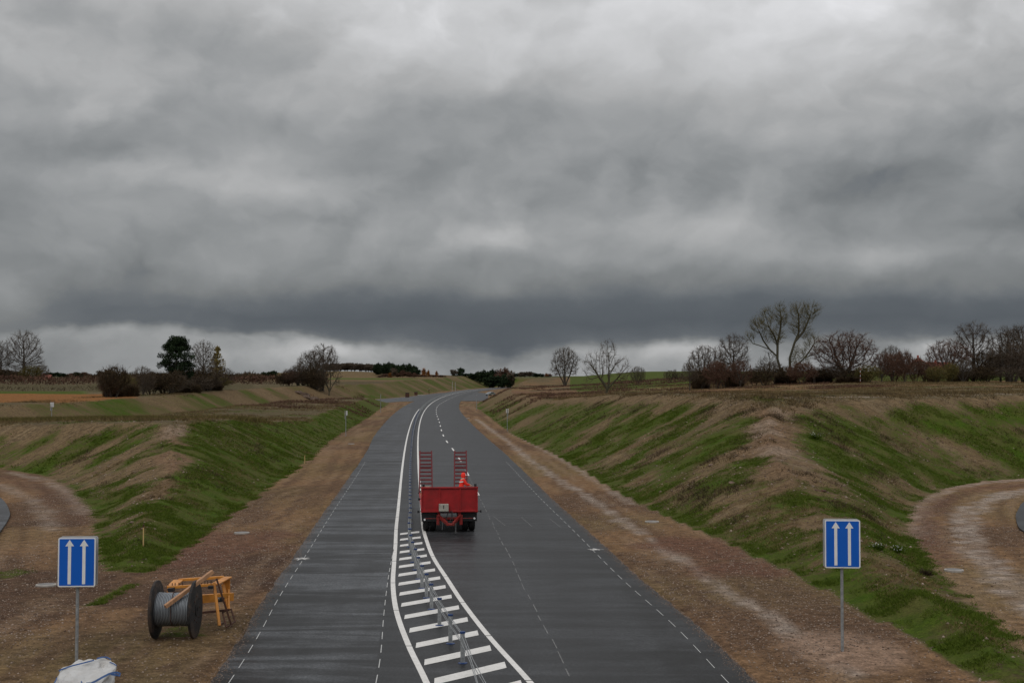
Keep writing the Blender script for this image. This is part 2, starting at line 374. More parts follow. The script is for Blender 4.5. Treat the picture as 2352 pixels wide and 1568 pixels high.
def terrain(x, y, full=False):
    x = np.asarray(x, float); y = np.asarray(y, float)
    ds = []; us = []
    for z in ZONES:
        d, u = seg_dist(x, y, z); ins = inside(x, y, z); ds.append(np.where(ins, -d, d)); us.append(u)
    D = np.stack(ds); U_ = np.stack(us)
    near = ip(np.hypot(x, y), [0,200,400], [1,.5,0])
    s = 0
    hs = []
    for k in range(4):
        d = D[k] + (fbm(U_[k]/6+k*31, D[k]/25, 3)-.5)*1.5*sm(D[k], .3, 3)
        d = np.maximum(d, 0); sl = np.where(d < 1.2, d*d/2.4*.5, (d-.6)*.5)
        gul = -np.abs(fbm(U_[k]*.8+k*13, D[k]*.12, 3)-.5)*.22*sm(D[k], 1, 4)*near
        hs.append(sl + gul)
    H = np.stack(hs); order = np.sort(H, axis=0); kmin = np.argmin(H, axis=0)
    h = order[0]; Pt = plateau(x, y)
    # round ridge between two cut faces and at the brink
    e = order[1]-order[0]; h = h - np.where(x > 0, .60, .40)*np.exp(-(e/np.where(x > 0, 1.7, 1.2))**2)*sm(h, .3, 1.8)
    k = .45; a = h; b = Pt; t = np.clip(.5+.5*(b-a)/k, 0, 1); h2 = b*(1-t)+a*t-k*t*(1-t)
    h2 = np.where(a < .02, np.minimum(a, 0), h2)
    dmin = np.min(D, axis=0); flat = dmin < 0
    lump = (fbm(x*1.1, y*1.1, 4)-.5)*.10*near + (fbm(x/7, y/7, 3)-.5)*.10
    lump2 = (fbm(x*.8+9, y*.8, 5)-.5)*.24*near
    h3 = h2 + np.where(flat, lump*.8, lump2*sm(dmin, 0, 2)+lump*.8)
    # below the asphalt
    da = asphalt_d(x, y); h3 = np.where(da < 0, -.12, np.where(da < .5, (h3+.02)*np.clip(da/.5,0,1)+.0, h3))
    if not full: return h3
    return h3, dmin, D, U_, kmin, H, Pt, e, da
LOOPROAD_L = PL((-19.5,47),(-22,55.4),(-24.9,64.3),(-29.2,73.7),(-35,82),(-44,88),(-60,92),(-60,84),(-46,80),(-40,75),(-35.5,69),(-31.5,61),(-28.5,53),(-25.5,44),(-17,15),(-24,15),(-18,15),(-15,30))
LOOPROAD_R = PL((16,15),(17.5,30),(19,42),(20.7,50),(22.3,56.1),(22.9,58.6),(24.6,63.3),(25.9,66.3),(28.1,70.9),(32.5,76.5),(40,82.5),(56,88),(58,80),(44,75),(37,69.5),(33,64),(30.6,60),(29,55),(27,47),(25,37),(22,15))
LOOPROAD_L = PL((-12.8,15),(-15.4,30),(-17.6,40),(-19.5,47),(-22,55.4),(-24.9,64.3),(-29.2,73.7),(-35,82),(-44,88),(-60,92),(-60,84),(-46,80),(-40,75),(-35.5,69),(-31.5,61),(-28.5,53),(-25.5,44),(-20,15))
SIDE_L = PL((-27,383),(-28.4,378.5),(-32.3,372),(-35.3,350),(-38.5,341),(-43,330),(-51.5,290),(-52.5,250),(-52.5,200),(-52.5,160),(-57,132),(-67,111),(-80,97),(-86,103),(-73,116),(-64,136),(-58.5,162),(-58,207),(-57.5,254),(-57.5,315),(-54,352),(-47,385),(-42,415),(-37.6,463),(-35,532),(-33,580),(-30,600),(-27,500))
LAYBY_R = PL((-17,500),(-16,400),(-15.5,384),(-14,381),(-9.3,380),(-7.6,400),(-8.3,448),(-9.5,520),(-11.5,575),(-14.5,600),(-17,610))
def road_poly(): return np.vstack([EDGE_L, EDGE_R[::-1]])
APOLYS = [road_poly(), LOOPROAD_L, LOOPROAD_R, SIDE_L, LAYBY_R]
def asphalt_d(x, y):
    best = np.full(np.shape(x), 1e9)
    for p in APOLYS:
        d, _ = seg_dist(x, y, p); d = np.where(inside(x, y, p), -d, d); best = np.minimum(best, d)
    return best
def gz(x, y): return float(terrain(np.array([x]), np.array([y]))[0])

def axis_pts(segs):
    out_ = [segs[0][0]]
    for a, b, s0, s1 in segs:
        x = a; st = s0
        while x < b-1e-6:
            t = (x-a)/(b-a); st = s0*(s1/s0)**t; x += st; out_.append(min(x, b))
    return np.array(out_)
gx = axis_pts([(-2600,-300,250,14),(-300,-80,13,1.2),(-80,-36,1.1,.40),(-36,34,.34,.34),(34,60,.38,1.0),(60,260,1.0,10),(260,2600,12,250)])
gy = axis_pts([(-60,24,8,.5),(24,70,.30,.32),(70,130,.34,.6),(130,260,.62,1.5),(260,520,1.5,4),(520,1100,4,10),(1100,6500,12,320)])
GX, GY = np.meshgrid(gx, gy)
h3, dmin, D, UU, kmin, HH, Pt, eridge, da = terrain(GX, GY, True)
# ---- cover maps (true ground colour, no light)
def mixc(a, b, t): return a*(1-t[...,None]) + np.array(b)*t[...,None]
dirt = np.array((.190,.113,.060)); shp = GX.shape
alb = np.ones(shp+(3,))*dirt
n1 = fbm(GX/5, GY/9, 4); n2 = fbm(GX/1.3+40, GY/2.0, 4); n3_ = fbm(GX/14+7, GY/14, 3)
flat = dmin < 0
# verge: damp dark gravel versus paler silt
alb = mixc(alb, (.100,.060,.038), sm(n1, .48, .62)*.65)
leftdark = sm(fbm(GX/4+3, GY/4+8, 4)+.18*np.exp(-((GX+10)/5)**2-((GY-38)/9)**2), .46, .66)*(GX < -7)*(GY < 62)
alb = mixc(alb, (.068,.040,.028), leftdark*.85)
alb = mixc(alb, (.215,.145,.085), sm(n2, .6, .75)*.45)
grass = np.where(flat, sm(n2, .60, .80)*.30*sm(n3_, .4, .6), 0)
# olive tint of sprouting seed in the verge
alb = mixc(alb, (.15,.115,.05), sm(n3_, .45, .7)*.45*flat)
trk = fbm(dmin*2.1+3, np.take_along_axis(UU, kmin[None], 0)[0]/16, 4)
alb = mixc(alb, (.105,.064,.040), sm(trk, .52, .66)*.6*flat); alb = mixc(alb, (.235,.160,.100), sm(-trk, -.45, -.33)*.45*flat)
def F(x, y): k = y-921; return ((x-1248)*6.76/k, 21280/k)
def trail(pts, w, col, amt):
    global alb, grass
    pl = np.array([F(*p) for p in pts]); d, u = seg_dist(GX, GY, pl, False)
    ww = w*(.45+1.0*fbm(u/2, u*0+w*10, 3)); t = sm(-(d+(fbm(GX*1.6, GY*1.1, 3)-.5)*w*1.6), -ww*1.25, -ww*.55)*amt*(.40+.60*sm(fbm(GX*2.2+3, GY*1.6, 4), .36, .62))
    t = t*flat; alb = mixc(alb, col, t); grass = grass*(1-t)
    return t
SILT = (.30,.245,.20)
trail([(1160,1020),(1171,1028),(1234,1072),(1284,1114),(1353,1162),(1421,1203),(1487,1248),(1511,1266),(1559,1298),(1623,1342),(1691,1386),(1740,1420),(1837,1474),(1910,1527),(1983,1576),(2081,1640)], .36, SILT, .85)
trail([(1243,1054),(1290,1076),(1353,1110),(1421,1150),(1472,1185),(1540,1225)], .35, SILT, .6)
trail([(2496,1193),(2451,1203),(2376,1230),(2350,1257),(2348,1290),(2354,1313),(2398,1366),(2470,1430),(2560,1500)], .7, SILT, .95)
trail([(2500,1166),(2391,1174),(2304,1191),(2247,1217),(2223,1244),(2217,1272),(2217,1303)], .8, (.30,.23,.18), .8)
trail([(2496,1178),(2385,1190),(2300,1215),(2262,1245),(2250,1300),(2290,1370)], .7, (.12,.065,.045), .7)
trail([(-10,1160),(60,1172),(120,1195),(170,1235),(190,1270)], 1.1, (.12,.065,.045), .6)
trail([(0,1180),(60,1205),(110,1245),(130,1290)], .5, SILT, .5)
trail([(30,1150),(120,1170),(170,1200),(215,1250)], .6, (.33,.27,.22), .5)
# wheel ruts left by site traffic
RUT = (.095,.058,.038)
for off in (0, 22, 60, 84): trail([(1395-off*.2,1285+off*.3),(1470,1330+off*.8),(1560,1375+off),(1640,1410+off),(1720,1440+off)], .11, RUT, .9)
for off in (0, 20): trail([(2000+off,1610),(2090+off,1590),(2200+off,1640),(2300+off,1680)], .12, RUT, .8)
for a, b in ((1.2,.0),(2.9,.3)): trail([(248.0+a*0+1248-248+0, 1)] and [((x_+a)*3148/y_+1248, 921+21280/y_) for x_, y_ in ((-6.9+b-a*2,30),(-8.0-a*2,40),(-9.0-a*2,52),(-10.4-a*2,68),(-12-a*2,88))], .13, RUT, .75)
for k_ in range(3): trail([(60+k_*16,1172),(112+k_*16,1195),(158+k_*14,1240),(176+k_*12,1290),(180+k_*10,1330)], .12, RUT, .7)
sx, sy = F(2055, 1578); t = sm(-np.hypot((GX-sx)/1.2, (GY-sy)/2.0), -1.5, -.9)*.85; alb = mixc(alb, (.27,.18,.125), t)
# reddish stony fans across the verge (both sides, where the spurs end)
for (fx, fy, rx, ry) in [(1740,1330,3.4,4.5),(520,1330,3.2,7),(1830,1385,3.0,2.6)]:
    cx, cy = F(fx, fy); t = sm(1.4-np.hypot((GX-cx)/rx, (GY-cy)/ry)+ (n2-.5)*1.2, .2, .9)*.75*flat; alb = mixc(alb, (.125,.062,.042), t); grass = grass*(1-t)
for (fx, fy, rx, ry) in [(30,1395,1.2,1.6),(455,1530,1.1,.7),(440,1545,1.6,.5)]:
    cx, cy = F(fx, fy); t = sm(1.2-np.hypot((GX-cx)/rx, (GY-cy)/ry)+(n2-.5)*1.5, .3, .9); grass = np.maximum(grass, t*.8)
# slopes
sl = (~flat)
soil = np.array((.145,.100,.054)); alb = np.where(sl[...,None], soil, alb)
u = np.take_along_axis(UU, kmin[None], 0)[0]; dd = np.take_along_axis(D, kmin[None], 0)[0]
nearm = 1-sm(GY, 90, 150); st = .5+(fbm(u/1.1, dd/4.5, 4)-.5)*nearm; st2 = fbm(u/7+30, dd/14, 3); pt_ = np.where(GY > 140, fbm(GX/11, GY/13, 4), fbm(GX/2.6, GY/3.6, 5))
alb = np.where(sl[...,None], mixc(alb, (.115,.085,.052), sm(st, .5, .7)*.4), alb)
alb = np.where(sl[...,None], mixc(alb, (.21,.16,.10), sm(fbm(u/1.3+77, dd/5, 3), .56, .74)*.35*nearm), alb)
g = np.zeros(shp)
onslope = Pt - np.min(HH, axis=0)     # >0 on a cut face, <0 on the plateau
isL = GX < xat(EDGE_L, np.clip(GY, 2, 1000))
mainL = (kmin == 0) & isL; mainR = (kmin == 0) & (~isL); loopL = kmin == 2; loopR = kmin == 3; farI = kmin == 1
g = np.where(mainL, .86 + (st-.5)*.5 + (pt_-.5)*.5, g)
g = np.where(loopL, .48 + (st-.5)*.9 + (pt_-.5)*1.7 + .3*np.exp(-(dd/1.8)**2), g)
g = np.where(mainR, .62 + (st-.5)*.7 + (pt_-.5)*1.5 + .25*np.exp(-(dd/1.5)**2), g)
g = np.where(loopR, .72 + (st-.5)*.6 + (pt_-.5)*1.3, g)
g = np.where(farI, .43 + (st-.5)*.15 + (pt_-.5)*1.8, g)
g = g - sm(GY, 250, 420)*.30 + sm(GY, 250, 420)*(n3_-.5)*.9
top = np.exp(-(np.clip(onslope, 0, 9)/.75)**2)
g = np.where(mainR | loopR, g - top*.75, g)
g = np.where(loopL, g - top*.25, g)
er_ = eridge+(pt_-.5)*2.2; crest = np.exp(-(np.abs(er_)/.5)**2)*sm(h3, .5, 1.6)*(GY < 120)
crest = np.where(isL, crest*1.0, np.exp(-(np.abs(er_)/1.35)**2)*(.45+.55*sm(h3, 1.5, 3.2))*sm(h3, .5, 1.4)*(GY < 120))
g = g - crest*.55
# worn red-brown crest
alb = np.where(sl[...,None], mixc(alb, (.165,.098,.060), np.clip(crest,0,1)*.7), alb)
alb = np.where(sl[...,None], mixc(alb, (.25,.19,.14), np.clip(crest,0,1)*sm(fbm(GX/3+4,GY/3,3), .52, .68)*(h3 > 2)*.7), alb)
far_slope = sm(GY, 180, 330)
g = np.where(sl, g, grass)
alb = np.where(sl[...,None], mixc(alb, (.13,.085,.045), far_slope*.7*sm(pt_, .4, .6)), alb)
# plateau
pm = sm(-onslope, -.15, .35)*sl
pal = np.ones(shp+(3,))*np.array((.098,.078,.040)); pn = fbm(GX/9, GY/6+70, 4)
pal = mixc(pal, (.15,.115,.07), sm(pn, .5, .68)*.6); pal = mixc(pal, (.085,.062,.038), sm(fbm(GX/4+60, GY/3, 4), .52, .7)*.7)
pg = sm(fbm(GX/6+90, GY/4, 4), .5, .72)*.55
R = (~isL) & (GX > 0)
track = R*np.exp(-(((-onslope)-.0)/9e9)**2)
dbrink = np.min(np.where(D > 0, D, 1e9), axis=0) - 11.0
tr = R*sm(-np.abs(dbrink-2.5-4*fbm(GX/20, GY/20, 2)), -4.5, -1.0)*sm(fbm(GX/9+5, GY/1.1, 3), .42, .6)*(GY < 220)
pal = mixc(pal, (.25,.20,.155), tr*.8); pg = pg*(1-tr)
rt = R*sm(GY, 150, 190)*sm(fbm(GX/7+5, GY/5, 3), .38, .6); pal = mixc(pal, (.19,.105,.052), rt*.75)
alb = mixc(alb, 0, np.zeros(shp)); alb = alb*(1-pm[...,None]) + pal*pm[...,None]; g = g*(1-pm) + pg*pm
# ditch edge vegetation behind the left spur
dk = isL*sm(-np.abs(GY-ip(GX,[-60,-40,-25],[128,124,122])), -9, -3)*(GX < -24)*pm; alb = mixc(alb, (.045,.05,.022), dk*.85); g = g*(1-dk)+.35*dk
# fields
def field(mask, col, gg, k=.9):
    global alb, g
    m_ = mask.astype(float)*pm*k; alb = alb*(1-m_[...,None]) + np.array(col)*m_[...,None]; g = g*(1-m_) + gg*m_
LX = GX < -.29*GY
rows = .75+.5*fbm(GX/40, GY/1.6, 2)
field(LX & (GY > 193+(n3_-.5)*6) & (GY < 262), (.22,.095,.03), .05)
field((GX < -.33*GY) & (GY >= 262) & (GY < 292), (.09,.15,.02), .9)
field((GX < -.2*GY) & (GY >= 292) & (GY < 415), (.075,.062,.030), .12)
field((GX < -.05*GY) & (GY >= 430) & (GY < 2600), (.085,.065,.035), .2)
field((GX > .045*GY) & (GY > 285) & (GY < 900), (.10,.15,.035), .95)
field((GX > -.02*GY) & (GX < .16*GY) & (GY > 262) & (GY <= 285), (.15,.12,.05), .3)
field((GX > .0*GY) & (GX < .05*GY) & (GY > 230) & (GY < 300), (.15,.085,.05), .05)
field((np.abs(GX+125) < 60) & (GY > 780) & (GY < 980), (.17,.125,.06), .15, 1)
field((GX < -42) & (GX > -120) & (GY > 520) & (GY < 1000), (.13,.09,.045), .15)
field((GX < -52) & (GX > -105) & (GY > 640) & (GY < 760), (.10,.15,.03), .7)
field((GY > 1000), (.07,.075,.035), .3)
g = np.clip(g, 0, 1)*np.where(flat, .9, 1)
idx = np.arange(len(gx)*len(gy)).reshape(len(gy), len(gx))
quads = np.stack([idx[:-1,:-1], idx[:-1,1:], idx[1:,1:], idx[1:,:-1]], -1).reshape(-1, 4)
vt = np.stack([GX, GY, h3], -1).reshape(-1, 3)
colr = np.concatenate([alb.reshape(-1,3), np.ones((alb.shape[0]*alb.shape[1],1))], 1)
strk = np.stack([u, dd, kmin*40.0], -1).reshape(-1, 3)
gm = bpy.data.materials.new('ground_cover'); gm.use_nodes = True; n = NT(gm.node_tree); bs = gm.node_tree.nodes['Principled BSDF']
ac = n.new('ShaderNodeAttribute', attribute_name='cover').outputs['Color']
ag = n.new('ShaderNodeAttribute', attribute_name='grass').outputs['Fac']
asl = n.new('ShaderNodeAttribute', attribute_name='slope').outputs['Fac']
ast = n.new('ShaderNodeAttribute', attribute_name='streak').outputs['Vector']
pos = n.new('ShaderNodeNewGeometry').outputs['Position']
mp = n.new('ShaderNodeMapping'); mp.inputs['Scale'].default_value = (3.2,.42,1); n.link(ast, mp.inputs[0])
stn = n.noise(mp.outputs[0], 1.0, 5, .6).outputs[0]
fn = n.noise(pos, 2.6, 8, .66).outputs[0]; fn2 = n.noise(pos, 14, 4, .7).outputs[0]; fn3 = n.noise(pos, .5, 4, .6).outputs[0]
det = n.m('ADD', n.m('MULTIPLY', n.m('SUBTRACT', stn, .5), n.m('MULTIPLY', asl, 1.5)), n.m('MULTIPLY', n.m('SUBTRACT', fn, .5), 1.5))
gf = n.ramp(n.m('ADD', n.m('ADD', ag, n.m('MULTIPLY', det, .85)), n.m('MULTIPLY', n.m('SUBTRACT', fn2, .5), .5)), [(.40,0.),(.76,1.)])
soilc = n.mix(1.0, ac, n.ramp(fn2, [(.22,.40),(.5,.95),(.78,1.8)]), 'MULTIPLY')
soilc = n.mix(1.0, soilc, n.ramp(fn, [(.28,.45),(.5,1.0),(.72,1.6)]), 'MULTIPLY')
soilc = n.mix(n.m('MULTIPLY', asl, .55), soilc, n.mix(1.0, soilc, n.ramp(stn, [(.3,.55),(.7,1.6)]), 'MULTIPLY'))
vo = n.new('ShaderNodeTexVoronoi'); vo.inputs['Scale'].default_value = 7.0; n.link(pos, vo.inputs['Vector'])
svc = n.new('ShaderNodeSeparateColor'); n.link(vo.outputs['Color'], svc.inputs[0])
peb = n.m('MULTIPLY', n.m('LESS_THAN', vo.outputs['Distance'], .22), n.m('GREATER_THAN', svc.outputs[0], .80))
soilc = n.mix(n.m('MULTIPLY', peb, .42), soilc, n.mix(svc.outputs[1], (.38,.31,.26), (.20,.09,.06)))
gc = n.mix(n.ramp(fn, [(.3,0.),(.7,1.)]), (.024,.052,.003), (.062,.098,.008))
gc = n.mix(n.ramp(fn3, [(.35,0.),(.65,1.)]), gc, n.mix(.75, gc, (.082,.072,.024)))
gc = n.mix(1.0, gc, n.ramp(fn2, [(.25,.45),(.75,1.7)]), 'MULTIPLY')
n.link(n.mix(gf, soilc, gc), bs.inputs['Base Color'])
bs.inputs['Roughness'].default_value = .95; bs.inputs['Specular IOR Level'].default_value = .05
bp = n.new('ShaderNodeBump'); bp.inputs['Strength'].default_value = .9; bp.inputs['Distance'].default_value = .10
n.link(n.m('ADD', n.m('ADD', fn, n.m('MULTIPLY', fn2, .35)), n.m('MULTIPLY', gf, .12)), bp.inputs['Height']); n.link(bp.outputs[0], bs.inputs['Normal'])
ground = mesh_np('ground', vt, quads, gm, None, True, {'cover': colr, 'grass': g.ravel(), 'slope': sm(dmin, 0, 1.5).ravel(), 'streak': strk})
tag(ground, kind='structure')

# ------------------------------------------------------------------ asphalt
am = bpy.data.materials.new('asphalt'); am.use_nodes = True; n = NT(am.node_tree); bs = am.node_tree.nodes['Principled BSDF']
pos = n.new('ShaderNodeNewGeometry').outputs['Position']
mp = n.new('ShaderNodeMapping'); mp.inputs['Scale'].default_value = (.10,.30,1); mp.inputs['Rotation'].default_value = (0,0,.35); n.link(pos, mp.inputs[0])
wet = n.noise(mp.outputs[0], 1.0, 5, .6, .8).outputs[0]
mp2 = n.new('ShaderNodeMapping'); mp2.inputs['Scale'].default_value = (.75,.035,1); mp2.inputs['Rotation'].default_value = (0,0,.10); n.link(pos, mp2.inputs[0])
lane = n.noise(mp2.outputs[0], 1.0, 4, .55).outputs[0]
mp3 = n.new('ShaderNodeMapping'); mp3.inputs['Scale'].default_value = (.10,.62,1); mp3.inputs['Rotation'].default_value = (0,0,-.12); n.link(pos, mp3.inputs[0])
cross = n.noise(mp3.outputs[0], 1.0, 5, .62, 1.1).outputs[0]
grit = n.noise(pos, 16, 5, .75).outputs[0]; blot = n.noise(pos, 1.6, 6, .6).outputs[0]
R2 = lambda v_, a, b: n.ramp(v_, [(a,0.),(b,1.)])
dry = n.m('ADD', n.m('MULTIPLY', R2(wet,.40,.60), .40), n.m('ADD', n.m('MULTIPLY', R2(lane,.40,.60), .28), n.m('MULTIPLY', R2(cross,.42,.60), .40)))
dry_sheen = n.ramp(dry, [(.22,0.),(.85,1.)])
xy_ = n.new('ShaderNodeSeparateXYZ'); n.link(pos, xy_.inputs[0])
# left carriageway dried in bands, with a bluish sheen painted in; right one still damp
left = n.m('LESS_THAN', n.m('ADD', xy_.outputs[0], n.m('MULTIPLY', xy_.outputs[1], .075)), -.9)
band = n.m('MULTIPLY', R2(cross, .47, .60), n.m('ADD', n.m('MULTIPLY', left, .75), .12))
dry_sheen = n.m('ADD', n.m('MULTIPLY', dry_sheen, n.m('ADD', n.m('MULTIPLY', left, .25), .32)), n.m('MULTIPLY', band, .55), clamp=True)
c = n.mix(dry_sheen, (.0175,.0175,.018), (.098,.102,.107))  # pale end tinted slightly blue: the sheen is put into the base colour
c = n.mix(1.0, c, n.ramp(grit, [(.25,.35),(.5,1.0),(.75,2.0)]), 'MULTIPLY'); c = n.mix(1.0, c, n.ramp(blot, [(.3,.82),(.7,1.2)]), 'MULTIPLY')
n.link(c, bs.inputs['Base Color'])
n.link(n.m('ADD', n.m('MULTIPLY', dry_sheen, .12), n.m('ADD', n.m('MULTIPLY', blot, .14), .30)), bs.inputs['Roughness'])
bs.inputs['Specular IOR Level'].default_value = .30
df = n.new('ShaderNodeBsdfDiffuse'); n.link(c, df.inputs[0]); ms = n.new('ShaderNodeMixShader'); n.link(n.m('SUBTRACT', .60, n.m('MULTIPLY', dry_sheen, .20)), ms.inputs[0]); n.link(df.outputs[0], ms.inputs[1]); n.link(bs.outputs[0], ms.inputs[2])
n.link(ms.outputs[0], [q for q in am.node_tree.nodes if q.type == 'OUTPUT_MATERIAL'][0].inputs[0])
bp = n.new('ShaderNodeBump'); bp.inputs['Strength'].default_value = .5; bp.inputs['Distance'].default_value = .012; n.link(grit, bp.inputs['Height']); n.link(bp.outputs[0], bs.inputs['Normal'])
def smooth_x(pl, ys):
    """Catmull-like resample of x(y)"""
    yk, xk = pl[:,1], pl[:,0]; mk = np.gradient(xk, yk); i = np.clip(np.searchsorted(yk, ys)-1, 0, len(yk)-2)
    h = yk[i+1]-yk[i]; t = (ys-yk[i])/h
    return (2*t**3-3*t**2+1)*xk[i]+(t**3-2*t**2+t)*h*mk[i]+(-2*t**3+3*t**2)*xk[i+1]+(t**3-t**2)*h*mk[i+1]
ys = np.concatenate([np.arange(2, 130, 1.0), np.arange(130, 400, 4.0), np.arange(400, 1001, 10.0)])
RZ = .05
def strip(name, xl, xr, ys, z, m_, kind='structure', skirt=.14, jag=0):
    if jag:
        xl = xl + (vn(ys*2.1, ys*0)-.5)*jag; xr = xr + (vn(ys*2.3+50, ys*0)-.5)*jag
    k = len(ys); v = []; 
    L = np.stack([xl, ys, np.full(k, z)], 1); R_ = np.stack([xr, ys, np.full(k, z)], 1)
    L2 = L.copy(); L2[:,2] -= skirt; L2[:,0] -= skirt*.5; R2 = R_.copy(); R2[:,2] -= skirt; R2[:,0] += skirt*.5
    V = np.concatenate([L2, L, R_, R2]); q = []
    for j in range(3):
        for i in range(k-1): q.append((j*k+i, (j+1)*k+i, (j+1)*k+i+1, j*k+i+1))
    q = np.array(q)[:, ::-1]
    o = mesh_np(name, V, q, m_); return tag(o, kind=kind)
ysf = np.concatenate([np.arange(2, 90, .35), np.arange(90, 1001, 3.0)])
strip('road', smooth_x(EDGE_L, ysf), smooth_x(EDGE_R, ysf), ysf, RZ, am, jag=.10)
def slab(name, poly, z, m_, t=.12, kind='structure'):
    me = bpy.data.meshes.new(name); bm = bmesh.new(); vs_ = [bm.verts.new((x, y, z)) for x, y in poly]
    f_ = bm.faces.new(vs_); 
    if f_.normal.z < 0: f_.normal_flip()
    bmesh.ops.triangulate(bm, faces=[f_]); r = bmesh.ops.extrude_face_region(bm, geom=bm.faces[:]); 
    bmesh.ops.translate(bm, verts=[e_ for e_ in r['geom'] if isinstance(e_, bmesh.types.BMVert)], vec=(0,0,-t))
    bmesh.ops.recalc_face_normals(bm, faces=bm.faces); bm.to_mesh(me); bm.free()
    return tag(link_mesh(name, me, m_), kind=kind)
def dens(poly, k=6):
    P_ = np.array(poly); N = len(P_); r = []
    for i in range(N):
        p0, p1, p2, p3 = P_[i-1], P_[i], P_[(i+1) % N], P_[(i+2) % N]
        if np.linalg.norm(p2-p1) < 6 or True:
            for t in np.linspace(0, 1, k, endpoint=False):
                c0 = p1+(p2-p1)*t; cr = .5*((2*p1)+(-p0+p2)*t+(2*p0-5*p1+4*p2-p3)*t*t+(-p0+3*p1-3*p2+p3)*t**3)
                r.append(cr*.7+c0*.3)
    return r
slab('ramp_road', dens(LOOPROAD_L), RZ-.004, am); slab('ramp_road', dens(LOOPROAD_R), RZ-.004, am)
slab('slip_road', SIDE_L, RZ-.02, am); slab('lay_by', LAYBY_R, RZ-.02, am)

# ------------------------------------------------------------------ markings
pm_ = bpy.data.materials.new('road_paint'); pm_.use_nodes = True; n = NT(pm_.node_tree); bs = pm_.node_tree.nodes['Principled BSDF']
pos = n.new('ShaderNodeNewGeometry').outputs['Position']; pn1 = n.noise(pos, 3.5, 6, .65).outputs[0]; pn2 = n.noise(pos, 30, 3, .7).outputs[0]
c = n.mix(n.ramp(pn1, [(.35,0.),(.7,1.)]), (.66,.64,.60), (.80,.78,.74)); c = n.mix(1.0, c, n.ramp(pn2, [(.2,.82),(.6,1.0)]), 'MULTIPLY')
n.link(c, bs.inputs['Base Color']); bs.inputs['Roughness'].default_value = .6
M['paint'] = pm_
M['dash'] = mat('thin_white_dashes', (.52,.52,.50), .7, 0, .2, 8)
M['faint'] = mat('worn_premarking_paint', (.17,.17,.165), .7, 0, .3, 8)
def line_quads(fx, y0, y1, w, step=1.0, gap=None, jit=0):
    """list of quads following x=fx(y)"""
    yy = np.linspace(y0, y1, max(2, int(round((y1-y0)/step))+1))
    xx = fx(yy); return [((xx[i]-w/2, yy[i]), (xx[i]+w/2, yy[i]), (xx[i+1]+w/2, yy[i+1]), (xx[i+1]-w/2, yy[i+1])) for i in range(len(yy)-1)]
def marking(name, quads_, m_, z=RZ+.004, t=.0):
    v = []; f_ = []
    for q in quads_:
        b = len(v)
        for p in q: v.append((p[0], p[1], z))
        f_.append([b, b+1, b+2, b+3])
    o = mesh_np(name, v, f_, m_); return tag(o, kind='structure')
fxl = lambda y: smooth_x(LINE_L, y); fxr = lambda y: smooth_x(LINE_R, y)
qs = []
for fx, yend in ((fxl, 279), (fxr, 990)):
    y = 18.9 if fx is fxr else 22.6
    while y < yend:
        L = 5.0; e_ = min(y+L, yend); gp = .03 if y < 80 else 0
        qs += line_quads(fx, y+gp, e_-gp, .15 if y < 300 else .18, .5 if y < 100 else 2.5); y += L
marking('road_edge_line', qs, M['paint'])
qs = []
y0 = 25.0
for k in range(17):
    ya = 24.95 + 1.93*k; 
    if k == 16: ya = 55.85
    xa = fxl(np.array([ya]))[0]+.20; yb = ya
    for _ in range(8): xb = fxr(np.array([yb]))[0]-.20; yb = ya+(xb-xa)*1.08
    if xb-xa < .2: continue
    th = .62; qs.append(((xa, ya-th/2), (xb+.02, yb-th/2-.02), (xb-.03, yb+th/2), (xa-.03, ya+th/2)))
marking('hatched_road_marking', qs, M['paint'])
# lane dashes: 5 m line, 10 m gap
def lane_x(y): return (fxr(y)+ smooth_x(EDGE_R, y)-.0)/2 - .62
LANE = PL((-.39,52.8),(-.79,58.3),(-1.9,74),(-5.54,121.7),(-6.9,137),(-11.2,199),(-15.0,256),(-17.7,307),(-19.6,383),(-20.9,463),(-21.2,563),(-19.4,665),(-12.2,800),(-4.2,900),(8,1000))
fxc = lambda y: smooth_x(LANE, y)
qs = []
y = 62.5+0.0
# measured dash centres fall on 121.7 + 15k
k0 = 121.7-15*3
for k in range(60):
    c_ = k0+15*k
    if c_ > 980: break
    qs += line_quads(fxc, c_-2.5, c_+2.5, .14, 2.5)
marking('lane_line', qs, M['paint'])
# thin setting-out dashes
PML = PL((-2.9,27),(-3.12,30.6),(-3.65,37),(-4.2,44.2),(-4.62,50.5)); PMC = PL((1.45,27),(1.06,32.9),(.71,37.3),(.40,41.4),(.01,47.4),(-.39,52.8),(-.79,58.3),(-1.9,74),(-3.6,97),(-5.5,121))
qs = []
for k in range(60):
    y = 25.2+1.65*k
    if y > 104: break
    for fx, off, yt in ((lambda q: smooth_x(EDGE_L, q), .42, 118), (lambda q: smooth_x(EDGE_R, q), -.62, 118)):
        qs += line_quads(lambda q: fx(q)+off, y, y+.95, .020, .95)
    if y < 50: qs += line_quads(lambda q: smooth_x(PML, q), y, y+.95, .022, .95)
marking('setting_out_dashes', qs, M['dash'])
qs = []
rr = random.Random(3); y = 26.0
while y < 110:
    L = rr.uniform(.5, 1.5); j = rr.uniform(-.02,.02)
    qs += line_quads(lambda q: smooth_x(PMC, q)+j, y, y+L, rr.uniform(.02,.035), L); y += L+rr.uniform(.25,.9)
